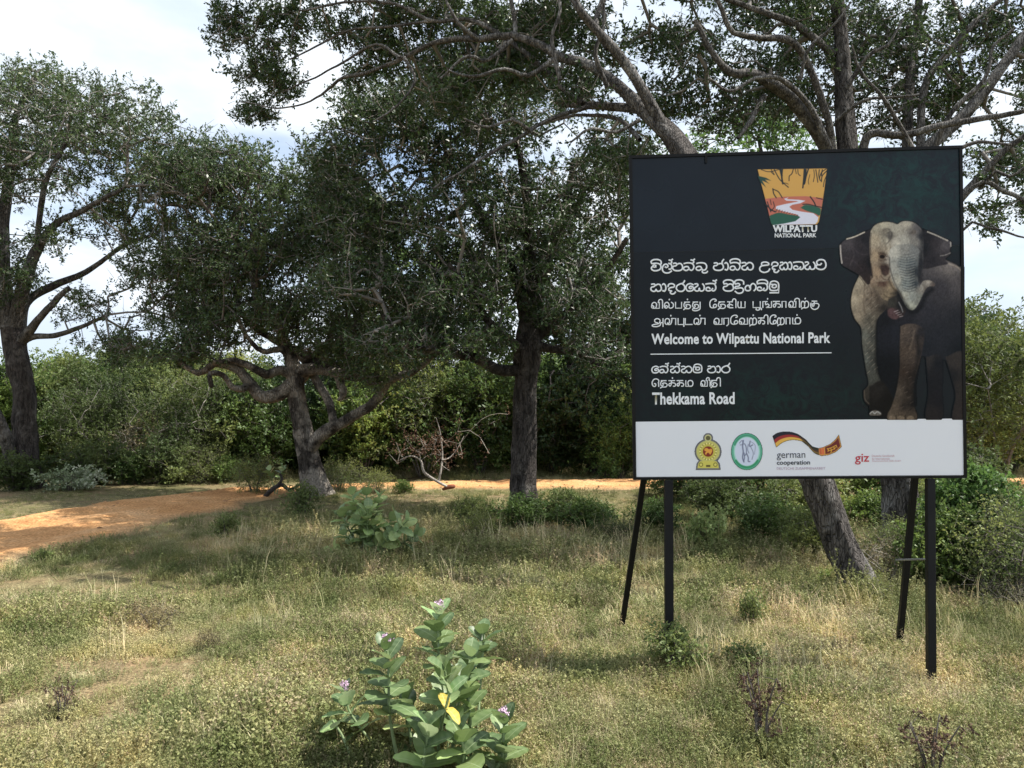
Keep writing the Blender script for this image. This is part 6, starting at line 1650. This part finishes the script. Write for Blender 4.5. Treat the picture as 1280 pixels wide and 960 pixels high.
T_ = {
    'va': [(S_, [(.02, .2), (.12, .44), (.3, .3), (.2, .0), (.02, .2), (.08, .75), (.32, 1), (.6, .85), (.64, .4), (.5, .0)]), (L_, [(.2, 0), (1, 0), (1, 1)])],
    'i': [(S_, [(-.3, .95), (-.1, 1.35), (.4, 1.5), (.9, 1.35), (1, .9), (1, .45), (1, 0)])],
    'ii': [(S_, [(-.6, .95), (-.3, 1.4), (.3, 1.5), (.7, 1.3), (.5, 1.1), (.9, 1.0), (1, .6), (1, 0)])],
    'la': [(S_, [(.1, .2), (.2, .45), (.36, .3), (.24, 0), (.02, .2), (.1, .85), (.36, 1), (.52, .6), (.5, .12), (.72, 0), (.95, .25), (.96, .75), (.76, 1)])],
    'dot': [(S_, [(.52, 1.4), (.58, 1.46), (.52, 1.52)])],
    'pa': [(L_, [(0, 1), (0, 0), (1, 0), (1, 1)])],
    'tha': [(L_, [(.1, 1), (.85, 1)]), (S_, [(.42, 1), (.1, .8), (.04, .35), (.24, .08), (.44, .3), (.3, .55), (.75, .58), (1, .3), (.8, -.08), (.2, -.1), (.0, -.28)])],
    'thu': [(L_, [(.1, 1), (.8, 1)]), (S_, [(.42, 1), (.1, .8), (.04, .35), (.24, .08), (.44, .3), (.3, .55), (.8, .58), (.9, .1), (.5, -.12), (.1, -.1), (.08, -.4), (.6, -.46), (1.1, -.2), (1.15, .3), (1.15, 1)])],
    'ee': [(S_, [(.72, 1.12), (.96, 1.2), (.86, 1.44), (.45, 1.46), (.1, 1.15), (0, .6), (.12, .12), (.5, 0), (.92, .14), (.98, .5), (.72, .6), (.52, .35), (.62, .02)])],
    'e': [(S_, [(.9, .6), (.98, 1.0), (.7, 1.3), (.3, 1.25), (.02, .8), (.04, .3), (.25, 0), (.5, .1), (.52, .45), (.3, .5)]), (L_, [(.95, .7), (.95, 0)])],
    'sa': [(L_, [(0, 1), (.9, 1)]), (S_, [(.36, 1), (.34, .45), (.22, .08), (.02, .22), (.12, .5), (.6, .56), (.92, .42)]), (L_, [(.3, .0), (.98, 0)])],
    'ya': [(S_, [(.04, 1), (.0, .4), (.12, .02), (.4, .05), (.46, .5), (.44, 1)]), (L_, [(.3, 0), (1, 0), (1, 1)])],
    'puu': [(L_, [(0, 1), (0, 0), (1, 0), (1, 1)]), (S_, [(.5, 0), (.4, -.3), (.62, -.46), (.95, -.3), (.8, -.05), (1.15, -.15), (1.15, -.4)])],
    'nga': [(L_, [(0, 0), (0, 1), (.5, 1)]), (S_, [(.32, 1), (.32, .45), (.55, .6), (.72, .3), (.45, 0)]), (L_, [(.4, 0), (1, 0), (1, 1)])],
    'ka': [(L_, [(.0, 1), (.88, 1)]), (S_, [(.4, 1), (.38, .5), (.22, .04), (.02, .2), (.12, .52), (.7, .62), (1, .4), (.92, .04), (.66, .04)])],
    'aa': [(L_, [(0, 0), (0, 1), (1, 1), (1, 0)])],
    'ra': [(L_, [(0, 0), (0, 1), (.9, 1), (.9, 0), (.55, -.25)])],
    'rra': [(S_, [(0, 0), (0, .6), (.14, .98), (.4, .9), (.46, .5), (.46, 0)]), (S_, [(.46, .5), (.56, .95), (.82, 1), (1, .7), (.98, .15), (.7, -.1), (.25, -.1), (.05, -.3)])],
    'ku': [(L_, [(.1, 1), (.8, 1)]), (S_, [(.42, 1), (.42, .5), (.3, .12), (.12, .28), (.2, .55), (.85, .62), (1.1, .3), (.9, -.2), (.45, -.4), (.05, -.15), (-.08, .3), (-.02, .7)]), ],
    'a': [(S_, [(.5, .3), (.28, .42), (.24, .8), (.48, 1), (.72, .75), (.62, .2), (.2, .04), (0, -.1), (.1, -.3), (.5, -.3), (.74, -.1), (.8, .3), (1, .3)]), (L_, [(1, 1), (1, -.3)])],
    'nnna': [(S_, [(.26, .3), (.18, .02), (.02, .2), (.04, .8), (.22, 1), (.42, .8), (.4, .3), (.26, .04), (.5, .04), (.6, .4), (.66, .95)]), (L_, [(.6, 1), (1.0, 1), (1.0, 0)]), ],
    'pu': [(L_, [(0, 1), (0, 0), (1, 0)]), (L_, [(1, 1), (1, -.32)])],
    'tta': [(L_, [(0, 1), (0, 0), (1, 0)])],
    'ma': [(L_, [(0, 1), (0, 0), (.5, 0)]), (S_, [(.4, 0), (.3, .7), (.5, 1), (.86, .95), (1, .5), (.86, .06), (.5, 0)])],
}


def pen_line(tab, glyphs, yb0, yt0, yb1, yt1, xa, xb, wd, parent, n_=0.0085):
    """strokes as flattened rounded ribbons standing 1 mm proud"""
    parts = []
    for gl in glyphs:
        names, x0, x1 = gl
        for nm in names.split('+'):
            strokes = HAL if nm == 'H' else IV if nm == 'I' else UV_ if nm == 'U' else tab[nm]
            for kd, pts in strokes:
                p = np.array(pts, float)
                if kd == S_: p = catmull(p, 0.16)
                px = x0 + (x1 - x0) * p[:, 0]
                f = (px - xa) / (xb - xa)
                yb = yb0 + (yb1 - yb0) * f; yt = yt0 + (yt1 - yt0) * f
                py = yb + (yt - yb) * p[:, 1]
                U, Vv = B(px, py)
                C = np.stack([U, Vv, np.zeros(len(U))], 1)
                if len(C) == 2: C = np.vstack([C[0], C.mean(0), C[1]])
                T = np.gradient(C, axis=0); T /= np.linalg.norm(T, axis=1, keepdims=True) + 1e-9
                S2 = np.stack([-T[:, 1], T[:, 0], T[:, 2] * 0], 1)
                h = wd / 2
                # rounded cross-section: two edges, two shoulders
                C[0] -= T[0] * h * 0.6; C[-1] += T[-1] * h * 0.6
                rows = []
                for a, z in ((-1, 0), (-0.6, 0.0012), (0.6, 0.0012), (1, 0)):
                    q_ = C + S2 * h * a
                    rows.append(W3(q_[:, 0], q_[:, 1], n_ + z))
                V_ = np.stack(rows, 1).reshape(-1, 3)
                i_ = (np.arange(len(C) - 1)[:, None] * 4 + np.arange(3)[None]).ravel()
                parts.append((V_, np.stack([i_, i_ + 1, i_ + 5, i_ + 4], -1)))
    v, q = join(parts)
    return obj("lettering", make_mesh("lettering", v, quads=q, mats=[M['ink_white']]), parent)


pen_line(G, [('va+I', 813.6, 826), ('la+H', 827.4, 839.5), ('pa', 840.8, 852.8), ('ta+H', 854.2, 867), ('ta+U', 869.8, 883), ('ja', 891.8, 903.6), ('aa', 905.2, 910.2), ('ta+I', 912.2, 924.6), ('ka', 927, 941),
             ('uu', 949.2, 962), ('da', 963.4, 973), ('sa', 974.6, 984.2), ('aa', 985, 989.6), ('na', 991.4, 1004.2), ('ya', 1005.8, 1018.2), ('tta', 1019.8, 1031.6)],
         338.7, 329.4, 336.8, 327.6, 813, 1032, 0.0112, p_lo)
pen_line(G, [('sa', 813.6, 826.2), ('aa', 827.4, 832.4), ('da', 834, 844), ('ra', 845.2, 855.6), ('e', 857.2, 866.6), ('ya', 868, 879.8), ('na+H', 882, 894.4), ('pa+I', 904, 916.2), ('lla+I', 918, 929), ('ga', 931, 944.2), ('na+I', 946, 958.8), ('ma+mu', 961.4, 973)],
         364.4, 355.2, 363.4, 354.4, 813, 973, 0.0112, p_lo)
pen_line(G, [('e', 814.6, 823.2), ('ta+H', 824.4, 834.6), ('ka+H', 838, 849), ('ka', 851.6, 864.2), ('ma', 866.2, 877), ('pa', 884.4, 894), ('aa', 895, 900.4), ('ra', 901.8, 911.8)],
         466.2, 458.2, 465.6, 457.6, 814, 912, 0.0098, p_lo)
pen_line(T_, [('va', 814.2, 824), ('i', 823.9, 828), ('la+dot', 830, 841.8), ('pa', 844.2, 851.8), ('tha+dot', 854.4, 863), ('thu', 865.2, 873.6), ('ee', 887, 895.4), ('tha', 897.4, 906.6), ('sa', 909, 916), ('i', 916, 919.6), ('ya', 922, 931),
              ('puu', 941, 950), ('nga+dot', 953.2, 964), ('ka', 966, 975.2), ('aa', 977.2, 982), ('va', 985.4, 994.4), ('i', 994, 999), ('rra+dot', 1001, 1010.2), ('ku', 1013.6, 1022.4)],
         385.6, 378.2, 384.0, 376.6, 814, 1023, 0.0084, p_lo)
pen_line(T_, [('a', 815, 828.6), ('nnna+dot', 831, 844.4), ('pu', 847.4, 854.6), ('tta', 856.4, 865), ('nnna+dot', 867.2, 881), ('va', 892, 902.2), ('ra', 904.6, 911), ('ee', 913, 921.8), ('va', 923.6, 934), ('rra+dot', 936.4, 945.2), ('ka', 947.6, 955.4), ('i', 955.6, 959.6),
              ('ee', 962, 970), ('rra', 971.4, 979.8), ('aa', 982.2, 987), ('ma+dot', 990.4, 1000.4)],
         406.0, 398.4, 405.0, 397.4, 815, 1000, 0.0084, p_lo)
pen_line(T_, [('e', 815, 823.6), ('tha', 825.4, 833.8), ('ka+dot', 835.8, 844.2), ('ka', 846, 854.4), ('ma', 857, 866), ('va', 875.6, 884), ('ii', 884.2, 887.4), ('tha', 888.4, 896), ('i', 896.4, 900.2)],
         483.2, 476.0, 482.7, 475.6, 815, 900, 0.0082, p_lo)
ua, va_ = B(np.array([813., 1039.]), np.array([442.8, 441.0]))
V_ = np.array([W3(ua[0], va_[0] - 0.0035, 0.0085), W3(ua[1], va_[1] - 0.0035, 0.0085), W3(ua[1], va_[1] + 0.0035, 0.0085), W3(ua[0], va_[0] + 0.0035, 0.0085)])
obj("ruled_line", make_mesh("ruled_line", V_, faces=[(0, 1, 2, 3)], mats=[M['ink_white']]), p_lo)


# ------------------------------------------------------------------ grass and herbs
def blades(n, h, spread, width, lean_, mat, segs=2, seeds=0.0):
    a = rng.uniform(0, 2 * np.pi, n); r_ = spread * np.sqrt(rng.uniform(0, 1, n))
    base = np.stack([r_ * np.cos(a), r_ * np.sin(a), np.zeros(n)], 1)
    d = np.stack([np.cos(a + rng.normal(0, 0.9, n)), np.sin(a + rng.normal(0, 0.9, n)), np.zeros(n)], 1)
    hh_ = h * rng.uniform(0.45, 1.1, n); ln = lean_ * rng.uniform(0.2, 1.2, n) * hh_
    w_ = width * rng.uniform(0.6, 1.3, n)
    side = np.stack([-d[:, 1], d[:, 0], d[:, 2]], 1)
    b0 = base; b1 = base + d * (ln * 0.35)[:, None] + np.array([0, 0, 1]) * (hh_ * 0.6)[:, None]; b2 = base + d * ln[:, None] + np.array([0, 0, 1]) * (hh_ * (1 - 0.25 * lean_))[:, None]
    V_ = np.stack([b0 - side * w_[:, None] / 2, b0 + side * w_[:, None] / 2, b1 + side * w_[:, None] * 0.4, b1 - side * w_[:, None] * 0.4, b2], 1)
    o_ = np.arange(n)[:, None] * 5
    Q_ = o_ + np.array([[0, 1, 2, 3]]); T2 = o_ + np.array([[3, 2, 4]])
    return V_.reshape(-1, 3), Q_, T2


def tuft(h, spread, n, width, lean_, matname):
    v, q, t2 = blades(n, h, spread, width, lean_, None)
    return make_mesh("blades", v, quads=q, tris=t2, mats=[M[matname]])


def herb(h, spread, nst, per, leaf, matname, top=None):
    a = rng.uniform(0, 2 * np.pi, nst)
    d = np.stack([np.cos(a) * rng.uniform(0.1, 0.8, nst), np.sin(a) * rng.uniform(0.1, 0.8, nst), np.ones(nst)], 1)
    d /= np.linalg.norm(d, axis=1, keepdims=True)
    base = rng.normal(size=(nst, 3)) * [spread * 0.5, spread * 0.5, 0]
    L = h * rng.uniform(0.5, 1.1, nst)
    sk = sticks(base, base + d * L[:, None], np.full(nst, 0.0014), np.full(nst, 0.0007), 3)
    m = nst * per
    f = rng.uniform(0.15, 1.0, m)
    pos = np.repeat(base, per, 0) + np.repeat(d * L[:, None], per, 0) * f[:, None]
    lv = leaves(pos, rdir(m, 0.35), rdir(m, 0.8), leaf * rng.uniform(0.6, 1.3, m), leaf * 0.5 * rng.uniform(0.7, 1.2, m))
    v, q = join([sk, lv])
    return make_mesh("stalks", v, quads=q, mats=[M[matname]])


tufts = [
    ("grass_tuft", tuft(0.15, 0.11, 70, 0.0034, 0.8, 'grass'), "ragged green grass tuft"),
    ("grass_tuft", tuft(0.21, 0.09, 34, 0.0028, 0.6, 'straw'), "tall straw-coloured grass tuft"),
    ("grass_tuft", tuft(0.10, 0.13, 80, 0.0036, 0.95, 'straw'), "short matted dry grass tuft"),
    ("herb_clump", herb(0.19, 0.11, 16, 18, 0.020, 'herb'), "small-leaved green herb clump"),
    ("herb_clump", herb(0.13, 0.13, 22, 14, 0.016, 'herb'), "low creeping herb clump"),
    ("herb_clump", herb(0.20, 0.11, 16, 11, 0.014, 'herb_brown'), "withering grey-brown herb clump"),
]
spots = [(300, 4.9, "in the near left meadow"), (400, 5.2, "left of the foreground milkweed"), (700, 4.7, "right of the foreground milkweed"), (760, 5.0, "in the near meadow below the sign's left post"),
         (210, 5.3, "in the left foreground"), (850, 4.8, "in the right foreground")]
tufts += [("tall_weed", herb(0.36, 0.14, 10, 44, 0.017, 'weed_tall'), "tall leafy meadow weed"),
          ("dry_stalks", tuft(0.36, 0.10, 14, 0.0030, 0.4, 'straw'), "sparse clump of tall dry stalks")]
spots += [(1010, 5.2, "in front of the sign between its posts"), (150, 6.0, "in the left meadow")]
tsrc = []
for (nm, me, lab), (px, d, wh) in zip(tufts, spots):
    x = (px - 640) / FPX * d
    o = obj(nm, me)
    o.location = (x, d, float(tz(x, d)))
    tag(o, lab + " " + wh, "grass" if nm == "grass_tuft" else "stalks" if nm == "dry_stalks" else "weed" if nm == "tall_weed" else "herb", "tufts standing in the meadow")
    tsrc.append(o)

pts, rot, scl, idx = [], [], [], []


def scatter(n, d0, d1, xm, sz, wts, keep=lambda x, y: np.ones(len(x), bool), power=1.0, szfn=None):
    u = rng.uniform(0, 1, n)
    y = (d0 ** power + u * (d1 ** power - d0 ** power)) ** (1 / power)
    x = rng.uniform(-xm, xm, n) * y
    bare = smooth(0.66, 0.80, vnoise(x, y, 1.1, 28)) * 0.85
    k = keep(x, y) & ~on_road(x, y) & (rng.uniform(0, 1, n) > bare)
    x, y = x[k], y[k]
    z = tz(x, y) - 0.012
    s = sz * rng.uniform(0.6, 1.25, len(x)) * (0.55 + 0.95 * vnoise(x, y, 0.9, 21)) * (1 + 0.0 * y)
    if szfn is not None: s = s * szfn(x, y)
    pn = vnoise(x, y, 0.5, 22) * 0.6 + vnoise(x, y, 1.7, 23) * 0.4
    w_ = np.array(wts)[None] * np.stack([0.3 + pn, 0.1 + 1.6 * smooth(0.4, 0.75, pn), 0.6 + 0 * pn, 1.6 - 1.6 * pn, 1.3 - pn, 0.4 + 0 * pn, 2.2 * smooth(0.56, 0.74, vnoise(x, y, 0.7, 25)), 1.6 * smooth(0.55, 0.75, vnoise(x, y, 0.8, 26))], 1)
    w_ = np.cumsum(w_ / w_.sum(1, keepdims=True), 1)
    i_ = (rng.uniform(0, 1, len(x))[:, None] > w_).sum(1)
    pts.append(np.stack([x, y, z], 1)); scl.append(np.stack([s * 1.1, s * 1.1, s], 1))
    rot.append(np.stack([rng.normal(0, 0.12, len(x)), rng.normal(0, 0.12, len(x)), rng.uniform(0, 6.28, len(x))], 1)); idx.append(i_)


W1 = [0.8, 0.28, 1.4, 1.9, 2.5, 1.7, 0.5, 0.2]
tall = lambda x, y: (1 - 0.5 * smooth(-2.6, -4.4, x) * smooth(7, 8.5, y)) * (1 + 0.2 * smooth(8, 11, y)) * (1 - 0.62 * smooth(11.5, 14.5, y))
scatter(19000, 3.4, 7.5, 0.75, 0.85, W1, power=1.5, szfn=tall)
scatter(23000, 7.5, 17.5, 0.78, 1.05, W1, power=1.6, szfn=tall)
scatter(6000, 16.5, 26, 0.85, 0.8, [1.2, 1.2, 1, 1, 1, 1, 0.5, 0.3], szfn=lambda x, y: 0.4 + 1.0 * smooth(19, 22.5, y))
scatter(3500, 0.3, 3.6, 2.2, 0.9, W1)
pts, rot, scl, idx = map(np.vstack, (pts, rot, scl, [i[:, None] for i in idx]))
gn_scatter("grass", pts, rot, scl, idx.ravel(), tsrc, "dry green and straw grass mixed with small herbs covering the meadow")
